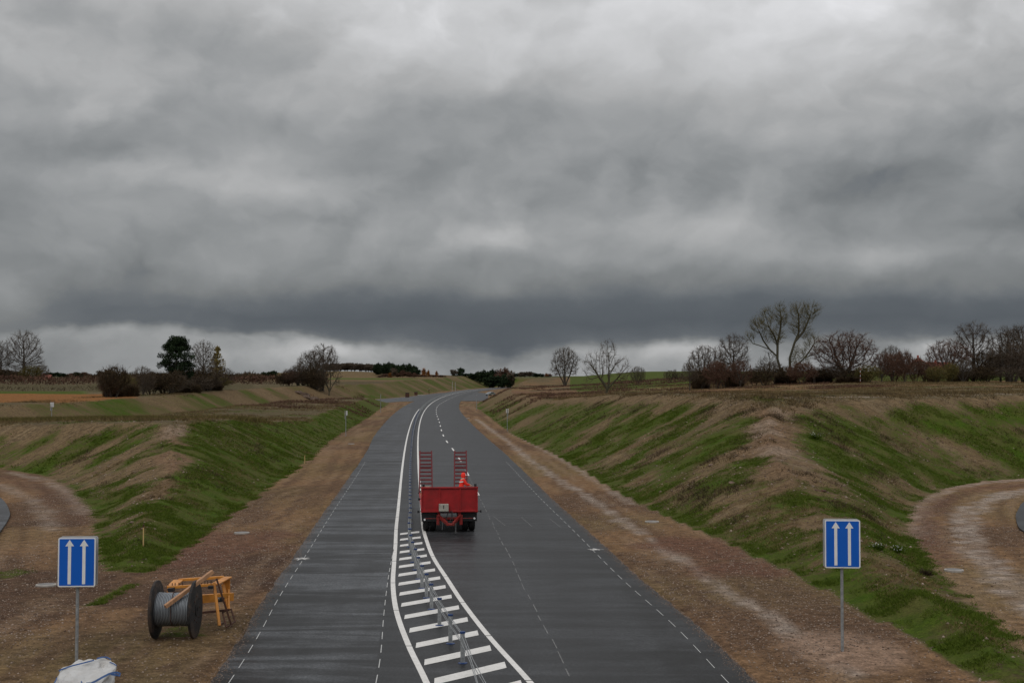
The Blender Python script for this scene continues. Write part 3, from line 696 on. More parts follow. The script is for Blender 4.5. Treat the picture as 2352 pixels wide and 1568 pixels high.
for (a, b, w) in [((2.9,52.4),(5.0,52.6),.03),((-.9,62.2),(2.9,61.6),.03),((-1.0,58.9),(3.0,58.3),.03),((-.3,58.9),(-.9,63.0),.03),((.9,58.7),(.45,62.6),.03),((2.2,58.4),(1.8,61.8),.03),((3.84,45.2),(4.25,45.2),.03),((-8.3,42.6),(-7.5,42.6),.02)]:
    a = np.array(a); b = np.array(b); d_ = (b-a)/np.linalg.norm(b-a); nn = np.array((-d_[1], d_[0]))*w/2; qs.append((a+nn, a-nn, b-nn, b+nn))
marking('faint_road_scribing', qs, M['faint'])
def star(cx, cy, seed):
    r_ = random.Random(seed); v = []; f_ = []; 
    for i in range(11):
        a = r_.uniform(0, math.pi); L = r_.uniform(.12,.30); w = r_.uniform(.015,.035); d_ = np.array((math.cos(a), math.sin(a))); nn = np.array((-d_[1], d_[0]))*w; ce = np.array((cx+r_.uniform(-.1,.1), cy+r_.uniform(-.2,.2)))
        b = len(v); z = RZ+.006+i*.0004
        for p in (ce-d_*L-nn, ce-d_*L+nn, ce+d_*L+nn*.4, ce+d_*L-nn*.4): v.append((p[0], p[1], z))
        f_.append([b,b+1,b+2,b+3])
    tag(mesh_np('paint_splash', v, f_, M['paint']), kind='structure')
star(-7.8, 48.3, 1); star(3.24, 50.8, 5)
# ------------------------------------------------------------------ wire rope barrier down the middle
BC = PL((-.15,24.6),(-1.16,30.66),(-1.56,32.9),(-1.97,35.3),(-2.34,37.75),(-2.62,39.7),(-2.88,41.5),(-3.13,43.4),(-3.39,45.5),(-3.62,47.4),(-3.86,49.5),(-4.28,54))
BC = np.vstack([BC, np.stack([_ys[:,0]-.60, _ys[:,1]],1)])
fxb = lambda y: float(smooth_x(BC, np.array([y]))[0])
barrier = empty('wire_rope_barrier', (fxb(30.66), 30.66, RZ), 0, 'long steel wire rope barrier with blue-capped posts running down the middle of the road', 'crash barrier')
BO = Vector(barrier.location)
ypos = [30.66,32.9,35.3,37.75,39.7,41.5,43.4,45.5,47.4,49.5]
while ypos[-1] < 700: ypos.append(ypos[-1]+2.1)
PH = .73
def post_mb():
    m_ = MB()
    # C-section steel post
    prof = [(-.05,-.03),(.05,-.03),(.05,.03),(.032,.03),(.032,-.012),(-.032,-.012),(-.032,.03),(-.05,.03)]
    m_.prism(prof, (0,0,0), (1,0,0), (0,1,0), (0,0,1), PH-.02); return m_
post0 = post_mb().build('post', M['galv'], barrier)
cap = MB().prism(rrect(.125,.085,.02), (0,0,PH-.035), (1,0,0), (0,1,0), (0,0,1), .05).build('cap', M['capblue'], post0, bevel=.006)
foot = MB().lathe([(0,.0),(.115,.0),(.115,.01),(.07,.02),(0,.02)], n=14).build('foot_collar', M['capblue'], post0)
for i, y in enumerate(ypos[:100]):
    o = post0 if i == 0 else copy_tree(post0, barrier)
    o.location = (fxb(y)-BO.x, y-BO.y, 0)
    o.rotation_euler = (random.uniform(-.012,.012), random.uniform(-.015,.015), math.atan(-(fxb(y+1)-fxb(y-1))/2)+random.uniform(-.06,.06))
v = []; f_ = []
mm = MB()
for y in ypos[100:]:
    mm.box((fxb(y)-BO.x, y-BO.y, PH/2), (.10,.06,PH)); mm.box((fxb(y)-BO.x, y-BO.y, PH-.02), (.13,.10,.07))
tag(mm.build('far_posts', M['galv'], barrier), kind='stuff')
for k, hz in enumerate((.69,.61,.50,.42)):
    off = (-.045,.045,-.045,.045)[k]; mm = MB()
    pts = [Vector((fxb(25.3)+off*4-BO.x, 25.2-BO.y, .04)), Vector((fxb(29.2)+off*.6-BO.x, 29.2-BO.y, hz*.68)), Vector((off, 0, hz))]
    for y in ypos[1:200]:
        pts.append(Vector((fxb(y)+off-BO.x, y-BO.y, hz)))
    for j, (a, b) in enumerate(zip(pts[:-1], pts[1:])): mm.tube(a, b, .009, .009, 5 if j < 30 else 3, False)
    mm.build('wire_rope', M['galv'], barrier)

# ------------------------------------------------------------------ two-lane signs
def lane_sign(x, y, top, h, w, yaw, depth, label, zb=None, tilt=0):
    z0 = gz(x, y) if zb is None else zb
    r = empty('road_sign', (x, y, z0), yaw, label, 'road sign', 'blue two-arrow road signs')
    topz = top-z0; MB().tube((0,0,-.3), (0,0,topz-.05), .038, .038, 16).build('pole', M['galv'], r, smooth=True)
    cz = topz-h/2
    pan = MB().prism(rrect(w, h, .05), (0, -depth/2, cz), (1,0,0), (0,0,1), (0,1,0), .03).build('front_plate', M['signgrey'], r)
    back = MB().prism(rrect(w, h, .05), (0, depth/2-.03, cz), (1,0,0), (0,0,1), (0,1,0), .03)
    back.build('back_plate', M['signgrey'], r)
    f = MB().prism(rrect(w-.012, h-.012, .045), (0, -depth/2-.004, cz), (1,0,0), (0,0,1), (0,1,0), .003).build('white_border', M['signwhite'], r)
    MB().prism(rrect(w-.07, h-.07, .02), (0, -depth/2-.008, cz), (1,0,0), (0,0,1), (0,1,0), .003).build('blue_face', M['signblue'], r)
    MB().box((0,0,cz+h*.3), (w*.7,depth-.07,.05)).box((0,0,cz-h*.3), (w*.7,depth-.07,.05)).build('mounting_rail', M['galv'], r)
    for s in (-1,1):
        ah = .44*h; aw = .042*w; hw = .115*w; hd = .115*h; cx = s*.19*w
        poly = [(cx-aw,-ah),(cx+aw,-ah),(cx+aw,ah-hd),(cx+hw,ah-hd),(cx,ah+.01),(cx-hw,ah-hd),(cx-aw,ah-hd)]
        # concave arrow: shaft and head butted
        a = MB().prism([(cx-aw,-ah),(cx+aw,-ah),(cx+aw,ah-hd),(cx-aw,ah-hd)], (0,-depth/2-.012,cz), (1,0,0),(0,0,1),(0,1,0),.003)
        a.prism([(cx-hw,ah-hd),(cx+hw,ah-hd),(cx,ah+.02)], (0,-depth/2-.012,cz), (1,0,0),(0,0,1),(0,1,0),.003)
        a.build('arrow', M['signwhite'], r)
    r.rotation_euler = (0, tilt, yaw)
    return r
lane_sign(8.16, 32.1, 3.27, 1.19, .87, math.radians(-4), .24, 'blue sign with two white arrows standing in the pale silt of the right verge')
lane_sign(-10.25, 30.6, 3.02, 1.16, .87, math.radians(5), .24, 'blue sign with two white arrows rising behind the white sack', tilt=math.radians(.3))

# slim edge-on signs further up the road
def thin_sign(x, y, top, label, flip=1):
    z0 = gz(x, y); r = empty('lane_marker_sign', (x, y, z0), 0, label, 'road sign')
    MB().tube((0,0,-.3), (0,0,top-z0-.05), .04, .04, 8).build('pole', M['galv'], r)
    for s in (-1,1):
        R = Matrix.Rotation(math.radians(82*s), 3, 'Z')
        MB().box((s*.11,0,top-z0-.27), (.55,.02,.54), R).build('upper_plate', M['white'], r)
    MB().box((-.05*flip,.0,top-z0-.75), (.42,.02,.38), Matrix.Rotation(math.radians(80*flip),3,'Z')).build('lower_plate', M['signgrey'], r)
    return r
thin_sign(-19.4, 151, 2.95, 'thin post with edge-on white plates at the foot of the slope left of the road')
thin_sign(-.6, 165, 2.85, 'thin post with edge-on white plates at the foot of the slope right of the road', -1)
t = thin_sign(-53.4, 150, 3.95, 'grey sign post seen edge-on in the hidden cutting at far left', 1)
def bare_post(x, y, h, rad, m_, label, cat='post', bands=False, name='marker_post', group=None):
    z0 = gz(x, y); r = empty(name, (x, y, z0), 0, label, cat, group)
    if not bands:
        MB().tube((0,0,-.3), (0,0,h), rad, rad, 8).build('shaft', m_, r); MB().lathe([(0,h+.03),(rad*1.3,h+.02),(rad*1.3,h-.06),(0,h-.06)], n=8).build('post_cap', M['signgrey'], r)
    else:
        for i in range(8):
            MB().tube((0,0,-.3 if i == 0 else h*i/8), (0,0,h*(i+1)/8), rad, rad, 8).build('band', M['white'] if i % 2 else M['brickred'], r)
    return r
bare_post(-25.7, 253, 3.6, .05, M['galv'], 'tall thin grey post on the left verge just before the side road', name='thin_post')
bare_post(-7.4, 270, 3.2, .05, M['galv'], 'tall thin grey post on the right verge short of the lay-by', name='thin_post')
bare_post(-30.2, 655, 5.0, .13, M['concrete'], 'left one of two tall pale poles beyond the bend', 'pole', name='tall_pole')
bare_post(-27.2, 620, 4.9, .13, M['concrete'], 'right one of two tall pale poles beyond the bend', 'pole', name='tall_pole')
bare_post(-35.0, 545, 2.2, .12, M['rust'], 'short dark post at the edge of the road before the two tall poles', 'post', name='dark_post')
bare_post(64.7, 240, 3.2, .032, M['white'], 'thin red and white banded pole in front of the brown bushes on the right plateau', 'pole', True, 'banded_pole')
# survey stake on the left spur
sx_, sy_ = F(353, 1333); 
def place_at(fx, fy):
    """walk the view ray (measured in the photo) to the ground: used once to survey object positions"""
    kx = (fx-1248)/3148; ky = (fy-921)/3148
    d = np.arange(24, 900, .25); z = CAMZ-ky*d; h = terrain(kx*d, d); i = np.argmax(h >= z)
    return kx*d[i], d[i], h[i]
x_, y_, z_ = place_at(353, 1333)
r = empty('survey_stake', (x_, y_, z_), .3, 'small wooden stake with an orange top on the end of the left grassy spur', 'stake')
MB().box((0,0,.36), (.045,.03,.80)).build('shaft', M['stakewood'], r); MB().box((0,0,.80), (.055,.04,.12)).build('painted_top', M['rust'], r)
x_, y_, z_ = place_at(744, 1128)
r = empty('survey_stake', (x_, y_, z_), .3, 'tiny wooden stake at the foot of the green slope left of the road', 'stake')
MB().box((0,0,.3), (.05,.035,.65)).build('shaft', M['stakewood'], r)

# drain covers
for (fx, fy, lb) in [(592,1297,'round pale drain cover in the red gravel left of the road'),(118,1424,'round pale drain cover left of the left blue sign'),(1588,1270,'round pale drain cover at the foot of the right slope'),(2320,1389,'round pale drain cover beside the right-hand slip road'),(857,1082,'round pale drain cover far up the left verge'),(1140,1019,'round pale drain cover far up the right verge')]:
    X, Y = F(fx, fy); z0 = gz(X, Y); r = empty('drain_cover', (X, Y, z0), 0, lb, 'drain cover', 'drain covers')
    MB().lathe([(.33,-.2),(.33,.05),(.27,.06),(.27,.04)], n=28).build('concrete_ring', M['concrete'], r)
    MB().lathe([(0,.058),(.265,.055),(.265,.02)], n=28).build('lid', M['coverlid'], r)

# ------------------------------------------------------------------ red trailer
TA = math.atan(-(fxr(np.array([64.]))[0]-fxr(np.array([56.]))[0])/8)   # heading left of +y
tr_ = empty('flatbed_trailer', (-2.72, 56.4, RZ), TA, 'red flatbed trailer with two raised ladder-like loading ramps and a red headboard', 'trailer')
Wd = 2.46; hbT, hbB = 1.98, .90
hb = MB().box((0,0,(hbT+hbB)/2), (Wd,.04,hbT-hbB-.02)).build('headboard', M['red'], tr_)
fr = MB()
for z in (hbT-.03, hbB+.03): fr.box((0,-.045,z), (Wd+.02,.07,.075))
for x in (-Wd/2+.03, -.42, .46, Wd/2-.03): fr.box((x,-.04,(hbT+hbB)/2), (.06,.06,hbT-hbB-.16))
fr.build('headboard_frame', M['red'], hb, bevel=.008)
tb = MB().box((-.26,-.24,1.11), (.42,.26,.31)).build('toolbox', M['creambox'], tr_, bevel=.015)
MB().box((-.27,-.377,1.13), (.035,.012,.11)).box((-.27,-.379,1.21), (.06,.012,.03)).build('latch', M['blackpaint'], tb)
MB().box((-.26,-.24,.935), (.40,.25,.03)).build('bracket', M['blackpaint'], tb)
for s in (-1,1):
    MB().box((s*(Wd/2-.10), .12, hbT+.05), (.11,.14,.16)).build('post_cap', M['blackpaint'], tr_, bevel=.02)
    o = MB().tube((s*(Wd/2),.05,.93),(s*(Wd/2+.13),.0,.90),.016).tube((s*(Wd/2+.13),.0,.86),(s*(Wd/2+.13),0,.97),.035).build('side_marker', M['blackpaint'], tr_)
MB().tube((-Wd/2,.3,1.46),(-Wd/2-.07,.3,1.43),.02).tube((-Wd/2-.09,.3,1.38),(-Wd/2-.09,.3,1.48),.045).build('side_hook', M['blackpaint'], tr_)
# deck, side rails, chassis
MB().box((0,4.25,.99), (Wd-.04,8.3,.05)).build('deck', M['wood'], tr_)
for s in (-1,1): MB().box((s*(Wd/2-.03),4.25,.94), (.07,8.4,.17)).build('side_rail', M['red'], tr_)
ch = MB()
for s in (-.45,.45): ch.box((s,4.1,.80), (.12,8.0,.22))
for y in (.5,2.2,4.0,5.8,7.6): ch.box((0,y,.84), (2.2,.10,.10))
ch.build('chassis', M['red'], tr_)
def dual_wheel(x, y):
    w = empty('wheel', (x, y, 0)); w.parent = tr_
    for dx_ in (-.15,.15):
        MB().lathe([(.25,-.13),(.40,-.135),(.455,-.11),(.472,-.06),(.472,.06),(.455,.11),(.40,.135),(.25,.13)], (dx_,0,.472), 'X', 32).build('tyre', M['black'], w, smooth=True)
        MB().lathe([(0,-.04),(.10,-.06),(.12,-.02),(.22,-.01),(.255,-.12),(.26,.12),(.20,.02),(0,.02)], (dx_,0,.472), 'X', 24).build('rim', M['red'], w, smooth=True)
    return w
for y in (.85,):
    for s in (-1,1): dual_wheel(s*.86, y)
for y in (5.6,6.75):
    for s in (-1,1): dual_wheel(s*.86, y)
for s in (-1,1):
    MB().box((s*.86,.85,.98), (.68,1.1,.03)).box((s*.86,.28,.72), (.70,.03,.52)).build('mudguard_gap_fill', M['blackpaint'], tr_)  # front flap: black sheet added to darken the gap above the tyres
    MB().tube((s*.5,-.05,.62),(s*1.06,-.05,.62),.014).build('reflector_arm', M['redbright'], tr_)
    MB().tube((s*1.08,-.08,.60+.02*s),(s*1.08,-.11,.60+.02*s),.042,.042,18).build('reflector', M['white'], tr_)
MB().tube((-.9,.85,.472),(.9,.85,.472),.06).build('axle', M['blackpaint'], tr_)
db = MB()
for s in (-1,1):
    db.beam((s*.50,.3,.72),(s*.14,-.95,.50),.09,.13); db.box((s*.50,-.02,.55), (.13,.16,.42)); db.beam((s*.50,-.1,.78),(s*.28,-.12,.60),.07,.08)
db.box((0,-1.02,.47), (.34,.18,.10)); db.box((0,.0,.62),(.9,.08,.10)); db.lathe([(.045,-.03),(.085,-.03),(.085,.03),(.045,.03),(.045,-.03)], (0,-1.17,.47), 'Z', 16)
db.build('drawbar', M['redbright'], tr_, bevel=.008)
hs = MB()
for (a, b, c_, d_) in [((.02,-.06,.95),(.18,-.35,.78),(-.05,-.6,.48),(-.02,-.9,.60)),((.10,-.06,.97),(.16,-.3,.62),(.10,-.6,.40),(-.06,-.9,.56)),((-.02,-.06,.93),(-.22,-.3,.60),(-.14,-.55,.52),(.0,-.85,.58))]:
    pts = []
    for i in range(13):
        t = i/12; p = [(1-t)**3*a[k]+3*(1-t)**2*t*b[k]+3*(1-t)*t*t*c_[k]+t**3*d_[k] for k in range(3)]; pts.append(p)
    hs.path(pts, .017, 6)
hs.build('hose', M['blackpaint'], tr_)
MB().tube((.24,-.75,.50),(.24,-.75,.10),.028).box((.24,-.75,.08),(.12,.12,.02)).tube((-.30,-.5,.5),(-.33,-.5,.18),.02).build('landing_leg', M['steel'], tr_)
def ramp(x):
    r = MB(); y0, yt = 8.15, 8.65; z0, zt = .98, 3.06; wb, wt = .64, .58
    rp = empty('loading_ramp', (x, 0, 0)); rp.parent = tr_
    for s in (-1,1): MB().beam((s*wb/2, y0, z0), (s*wt/2, yt, zt), .065, .12, (0,1,0)).build('rail', M['reddark'], rp)
    rg = MB()
    for i in range(11):
        t = (i+.55)/11.05; w = wb+(wt-wb)*t
        if i < 10 or True: rg.beam((-w/2+.02, y0+(yt-y0)*t, z0+(zt-z0)*t), (w/2-.02, y0+(yt-y0)*t, z0+(zt-z0)*t), .06, .075)
    t = .62; rg.beam((-.3, y0+.33+.09, z0+(zt-z0)*t), (.3, y0+.33+.09, z0+(zt-z0)*t), .035, .035)
    rg.build('rungs', M['reddark'], rp)
    MB().tube((-wb/2-.06,y0,z0+.02),(wb/2+.06,y0,z0+.02),.035).build('hinge_bar', M['blackpaint'], rp)
ramp(-.90); ramp(.84)
MB().box((-.90,8.0,1.22), (.5,.05,.28)).build('board', M['creambox'], tr_)

# worker kneeling on the deck at the foot of the right ramp
def skin_mesh(name, pts, edges, m_, parent, root=0, sub=1):
    me = bpy.data.meshes.new(name); me.from_pydata([p[0] for p in pts], edges, []); o = link_mesh(name, me, m_, parent)
    mo = o.modifiers.new('skin', 'SKIN'); mo.use_smooth_shade = True
    for i, p in enumerate(pts):
        s = me.skin_vertices[0].data[i]; s.radius = (p[1], p[2] if len(p) > 2 else p[1]); s.use_root = (i == root)
    sm_ = o.modifiers.new('sub', 'SUBSURF'); sm_.levels = sub; sm_.render_levels = sub
    return o
wr = empty('person', (0,0,0)); 
wloc = tr_.matrix_basis @ Vector((.66, 3.75, 1.015)); wr.location = wloc; wr.rotation_euler = (0,0,TA)
tag(wr, 'worker in bright orange hi-vis clothes crouching beside the right loading ramp', 'person')
# body: stooping forward, knees bent (faces +y)
sk = [((0,0,.52),.13,.12),((0,.02,.68),.125,.11),((0,.05,.85),.14,.11),((0,.09,.99),.12,.09),((0,.12,1.05),.055),((0,.14,1.09),.06),((0,.16,1.15),.085,.09),((0,.18,1.20),.07),
  ((-.16,.10,.97),.06),((-.19,.22,.76),.05),((-.12,.40,.68),.035),((-.11,.45,.67),.03),
  ((.16,.10,.97),.06),((.19,.22,.76),.05),((.12,.42,.72),.035),((.11,.47,.71),.03),
  ((-.10,0,.48),.10),((-.14,.34,.46),.075),((-.13,.02,.08),.05),((-.13,.18,.04),.04),
  ((.10,0,.48),.10),((.14,.34,.46),.075),((.13,.02,.08),.05),((.13,.18,.04),.04)]
ed = [(0,1),(1,2),(2,3),(3,4),(4,5),(5,6),(6,7),(3,8),(8,9),(9,10),(10,11),(3,12),(12,13),(13,14),(14,15),(0,16),(16,17),(17,18),(18,19),(0,20),(20,21),(21,22),(22,23)]
for hx, hb_ in ((-.11,11),(.11,15)):
    base = sk[hb_][0]
    for q, (ox, L) in enumerate(((-.03,.06),(-.01,.075),(.01,.07),(.03,.055))):
        i0 = len(sk); sk.append(((base[0]+ox, base[1]+.05, base[2]-.02), .010)); sk.append(((base[0]+ox, base[1]+.05+L*.7, base[2]-.02-L*.6), .009)); ed += [(hb_, i0),(i0, i0+1)]
    i0 = len(sk); sx2 = 1 if hx < 0 else -1; sk.append(((base[0]+sx2*.045, base[1]+.02, base[2]-.03), .011)); ed.append((hb_, i0))
body = skin_mesh('body', sk, ed, M['skin'], wr)
jk = [(p[0], p[1]*1.16, (p[2] if len(p) > 2 else p[1])*1.18) for p in sk[:4]]+[(sk[8][0],.075),(sk[9][0],.066),(sk[10][0],.05),(sk[12][0],.075),(sk[13][0],.066),(sk[14][0],.05),((0,-.01,.44),.16,.14)]
skin_mesh('jacket', jk, [(0,1),(1,2),(2,3),(3,4),(4,5),(5,6),(3,7),(7,8),(8,9),(0,10)], M['hivis'], wr)
tq = [((0,0,.46),.15,.14),((-.10,0,.46),.12),((-.14,.34,.46),.095),((-.13,.03,.12),.07),((.10,0,.46),.12),((.14,.34,.46),.095),((.13,.03,.12),.07)]
skin_mesh('trousers', tq, [(0,1),(1,2),(2,3),(0,4),(4,5),(5,6)], M['hivis'], wr)
bd = MB()
for (c_, rx, ry, h_) in (((0,.055,.86),.175,.148,.055),):
    n_ = 24; b = len(bd.v)
    for z in (0, h_):
        for i in range(n_): t = 2*math.pi*i/n_; bd.v.append(Vector((c_[0]+rx*math.cos(t), c_[1]+ry*math.sin(t), c_[2]+z+.03*math.sin(t))))
    for i in range(n_): j = (i+1) % n_; bd.f.append([b+i, b+j, b+n_+j, b+n_+i])
bd.build('reflective_band', M['reflective'], wr)
hd_ = MB().lathe([(0,.135),(.06,.125),(.10,.085),(.118,.02),(.115,-.05),(.085,-.12)], (0,.12,1.15), 'Z', 20).build('hood', M['hivis'], wr, smooth=True)
MB().lathe([(0,.05),(.035,.045),(.06,.02),(.065,-.01),(.03,-.05),(0,-.055)], (0,.215,1.16), 'Z', 16).build('ear_defenders', M['hair'], wr, smooth=True)
wr.scale = (.95,.95,1.02); wr.rotation_euler[2] = TA+math.radians(-78)

# ------------------------------------------------------------------ cable drum, beam and orange frame
dr = empty('cable_drum', (-8.73, 33.7, gz(-8.73, 33.7)), math.radians(1), 'large dark cable drum wound with grey steel rope standing on the left verge', 'cable drum')
R_ = .745
for s in (-1,1):
    fl = MB().lathe([(.06,-.035),(R_-.02,-.035),(R_,-.02),(R_,.03),(R_-.02,.04),(.06,.04),(.06,-.035)], (s*.50,0,R_), 'X', 48).build('flange', M['drumwood'], dr, smooth=True)
    MB().lathe([(.06,.0),(.16,.0),(.16,.02),(.06,.02)], (s*.50+(.04 if s > 0 else -.06),0,R_), 'X', 24).build('hub_plate', M['drumwood'], fl)
    for b_ in range(8):
        an = b_*math.pi/4; xx = s*.50+(.045 if s > 0 else -.045); MB().tube((xx-.012,.33*math.cos(an),R_+.33*math.sin(an)),(xx+.012,.33*math.cos(an),R_+.33*math.sin(an)),.018,.018,6).build('bolt', M['rust'], fl)
cm = bpy.data.materials.new('wound_steel_rope'); cm.use_nodes = True; n = NT(cm.node_tree); bs = cm.node_tree.nodes['Principled BSDF']
oc = n.new('ShaderNodeTexCoord').outputs['Object']; wv = n.new('ShaderNodeTexWave'); wv.wave_type = 'BANDS'; wv.bands_direction = 'X'; wv.inputs['Scale'].default_value = 8; wv.inputs['Distortion'].default_value = 2.5; wv.inputs['Detail'].default_value = 2; n.link(oc, wv.inputs['Vector'])
n.link(n.ramp(wv.outputs[0], [(0,(.035,.042,.05)),(.4,(.15,.17,.19)),(1,(.30,.32,.34))]), bs.inputs['Base Color']); bs.inputs['Roughness'].default_value = .5; bs.inputs['Metallic'].default_value = .35
bp = n.new('ShaderNodeBump'); bp.inputs['Strength'].default_value = .6; bp.inputs['Distance'].default_value = .01; n.link(wv.outputs[0], bp.inputs['Height']); n.link(bp.outputs[0], bs.inputs['Normal'])
prof = []
for i in range(67):
    x = -.455+.91*i/66; prof.append((.428+.003*math.sin(i*.7)+.012*math.exp(-((x+.40)/.05)**2)-.012*math.exp(-((x-.13)/.05)**2), x))
MB().lathe(prof, (0,0,R_), 'X', 48).build('wound_rope', cm, dr, smooth=True)
tie = MB()
for i in range(16):
    a0 = math.radians(-60+i*16); a1 = math.radians(-60+(i+1)*16)
    tie.beam((-.03+.01*math.sin(i*2), -.445*math.cos(a0), R_+.445*math.sin(a0)), (-.03+.01*math.sin(i*2+2), -.445*math.cos(a1), R_+.445*math.sin(a1)), .03, .012, (1,0,0))
tie.build('tie_strap', M['rust'], dr)
bm_ = empty('timber_beam', (0,0,0), 0, 'square timber beam lying slantwise across the cable drum', 'timber beam')
o = MB().beam((-8.84,33.10,.94),(-7.84,34.0,1.70),.10,.10).build('timber', M['wood'], bm_, bevel=.008)
# recentre
bm_.location = (-8.40,33.5,1.3); o.location = (8.40,-33.5,-1.3)

def fp(fx, fy, d):   # surveyed point: photo bearing at a known distance
    return Vector(((fx-1248)/3148*d, d, CAMZ-(fy-921)/3148*d))
yl = empty('winch_frame', (-7.6,35.3,gz(-7.6,35.3)), 0, 'orange steel winch frame with splayed legs standing right behind the cable drum', 'steel frame')
def yb(name, segs, m_, bev=.006):
    mm = MB()
    for (a, b, w, h) in segs: mm.beam(a-yl.location, b-yl.location, w, h)
    return mm.build(name, m_, yl, bevel=bev)
A1 = fp(439,1410,36.0); A2 = fp(549,1403,36.2); B1 = fp(412,1428,34.9); B2 = fp(526,1421,35.0)
yb('top_beam', [(A1, A2, .10, .07)], M['yellow']); yb('front_beam', [(B1, B2, .10, .07)], M['yellow'])
yb('side_beam', [(B1+Vector((.12,0,.03)), A1, .26, .03)], M['yellow']); yb('side_beam', [(B2, A2+Vector((.12,0,0)), .22, .035)], M['yellow'])
yb('roller_teeth', [(fp(x,1427-(x-412)*.06,34.95)+Vector((0,0,.02)), fp(x,1427-(x-412)*.06,34.95)+Vector((0,0,.10)), .02, .02) for x in (414,424,431,440,449,495,503,510,518)], M['rust'], 0)
yb('rubber_block', [(fp(414,1434,34.8), fp(429,1433,34.8), .14,.10)], M['blackpaint']); yb('rubber_block', [(fp(512,1427,34.9), fp(524,1427,34.9), .14,.08)], M['blackpaint'])
C1 = fp(486,1456,35.2); C2 = fp(571,1450,35.9); yb('cross_beam', [(C1, C2, .12, .22)], M['yellow'])
yb('side_plate', [(fp(556,1404,36.0), fp(556,1458,36.0), .19, .03)], M['yellow'])
yb('leg', [(fp(525,1416,35.0), fp(539,1520,34.6), .07,.06)], M['yellow']); yb('leg', [(fp(547,1420,35.9), fp(561,1482,35.6), .08,.06)], M['yellow']); yb('leg', [(fp(561,1433,35.9), fp(562,1480,35.5), .05,.05)], M['yellow'])
yb('leg', [(fp(414,1436,34.9), fp(421,1500,34.6), .06,.06)], M['yellow'])
yb('brace', [(fp(531,1406,34.9), fp(567,1516,35.0), .055,.05)], M['rust'])
yb('lower_bar', [(fp(494,1489,35.1), fp(562,1482,35.3), .05,.06)], M['rust'])
yb('foot_frame', [(fp(546,1488,35.3), fp(556,1524,34.75), .035,.035), (fp(556,1524,34.75), fp(577,1510,35.4), .035,.035), (fp(577,1510,35.4), fp(567,1480,35.7), .035,.035), (fp(546,1488,35.3), fp(567,1480,35.7), .035,.035), (fp(539,1520,34.7), fp(549,1513,35.1), .035,.035)], M['rust'], 0)
yb('winch_motor', [(fp(530,1458,35.0), fp(548,1456,35.2), .12,.12)], M['blackpaint'], .02)
yb('shaft_coupling', [(fp(529,1456,34.9), fp(539,1456,34.9), .05,.06)], M['steel'], .01)

# ------------------------------------------------------------------ crumpled builder's sack
def sack(name, loc, rx, ry, h, seed, label, rz=0, facets=26, tall=1.0):
    r = empty(name, loc, rz, label, 'sack'); rs = np.random.RandomState(seed)
    nu, nv_ = 90, 44; th = np.linspace(0, 2*math.pi, nu, endpoint=False); ph = np.linspace(0, math.pi*.52, nv_)
    T, Ph = np.meshgrid(th, ph); d = np.stack([np.cos(T)*np.sin(Ph), np.sin(T)*np.sin(Ph), np.cos(Ph)], -1)
    nr = rs.randn(facets, 3); nr[:,2] = np.abs(nr[:,2])*1.1; nr /= np.linalg.norm(nr, axis=1)[:,None]; off = rs.uniform(.72, 1.0, facets)
    dots = d@nr.T; rad = np.min(np.where(dots > .05, off/np.maximum(dots, .05), 9), -1); rad = np.minimum(rad, 1.25)
    cr = .02*np.sin(T*17+7*Ph+rs.rand()*6)+.05*(np.abs(vn(T*3+9, Ph*5)-.5)*2)*-1+.03*vn(T*9, Ph*9)
    rad = rad*(1+cr); Pn = d*rad[...,None]*np.array((rx, ry, h)); Pn[-6:,:,2] = np.minimum(Pn[-6:,:,2], .02)
    idx_ = np.arange(nu*nv_).reshape(nv_, nu); q = np.stack([idx_[:-1], idx_[1:], np.roll(idx_,-1,1)[1:], np.roll(idx_,-1,1)[:-1]], -1).reshape(-1,4)
    b = mesh_np('fabric', Pn.reshape(-1,3), q, M['bag'], r, True)
    def surf(t, p):
        i = int(np.clip(p/(math.pi*.52)*(nv_-1), 0, nv_-1)); j = int((t % (2*math.pi))/(2*math.pi)*nu) % nu; v_ = Pn[i, j]; return Vector(v_)*1.012+Vector((0,0,.006))
    def strap(path, w=.05, extra=None):
        mm = MB(); pts = [surf(*p) for p in path]+(extra or [])
        L = []
        for i, p in enumerate(pts):
            tdir = (pts[min(i+1,len(pts)-1)]-pts[max(i-1,0)]).normalized(); s_ = tdir.cross(Vector(p).normalized()).normalized()*w/2; L.append((p-s_, p+s_))
        for a, b_ in zip(L[:-1], L[1:]):
            k = len(mm.v); mm.v += [a[0], a[1], b_[1], b_[0]]; mm.f.append([k,k+1,k+2,k+3])
        mo = mm.build('strap', M['strap'], r); so = mo.modifiers.new('s','SOLIDIFY'); so.thickness = .006
    return r, surf, strap
lin = lambda a, b, n_=16: [(a[0]+(b[0]-a[0])*i/(n_-1), a[1]+(b[1]-a[1])*i/(n_-1)) for i in range(n_)]
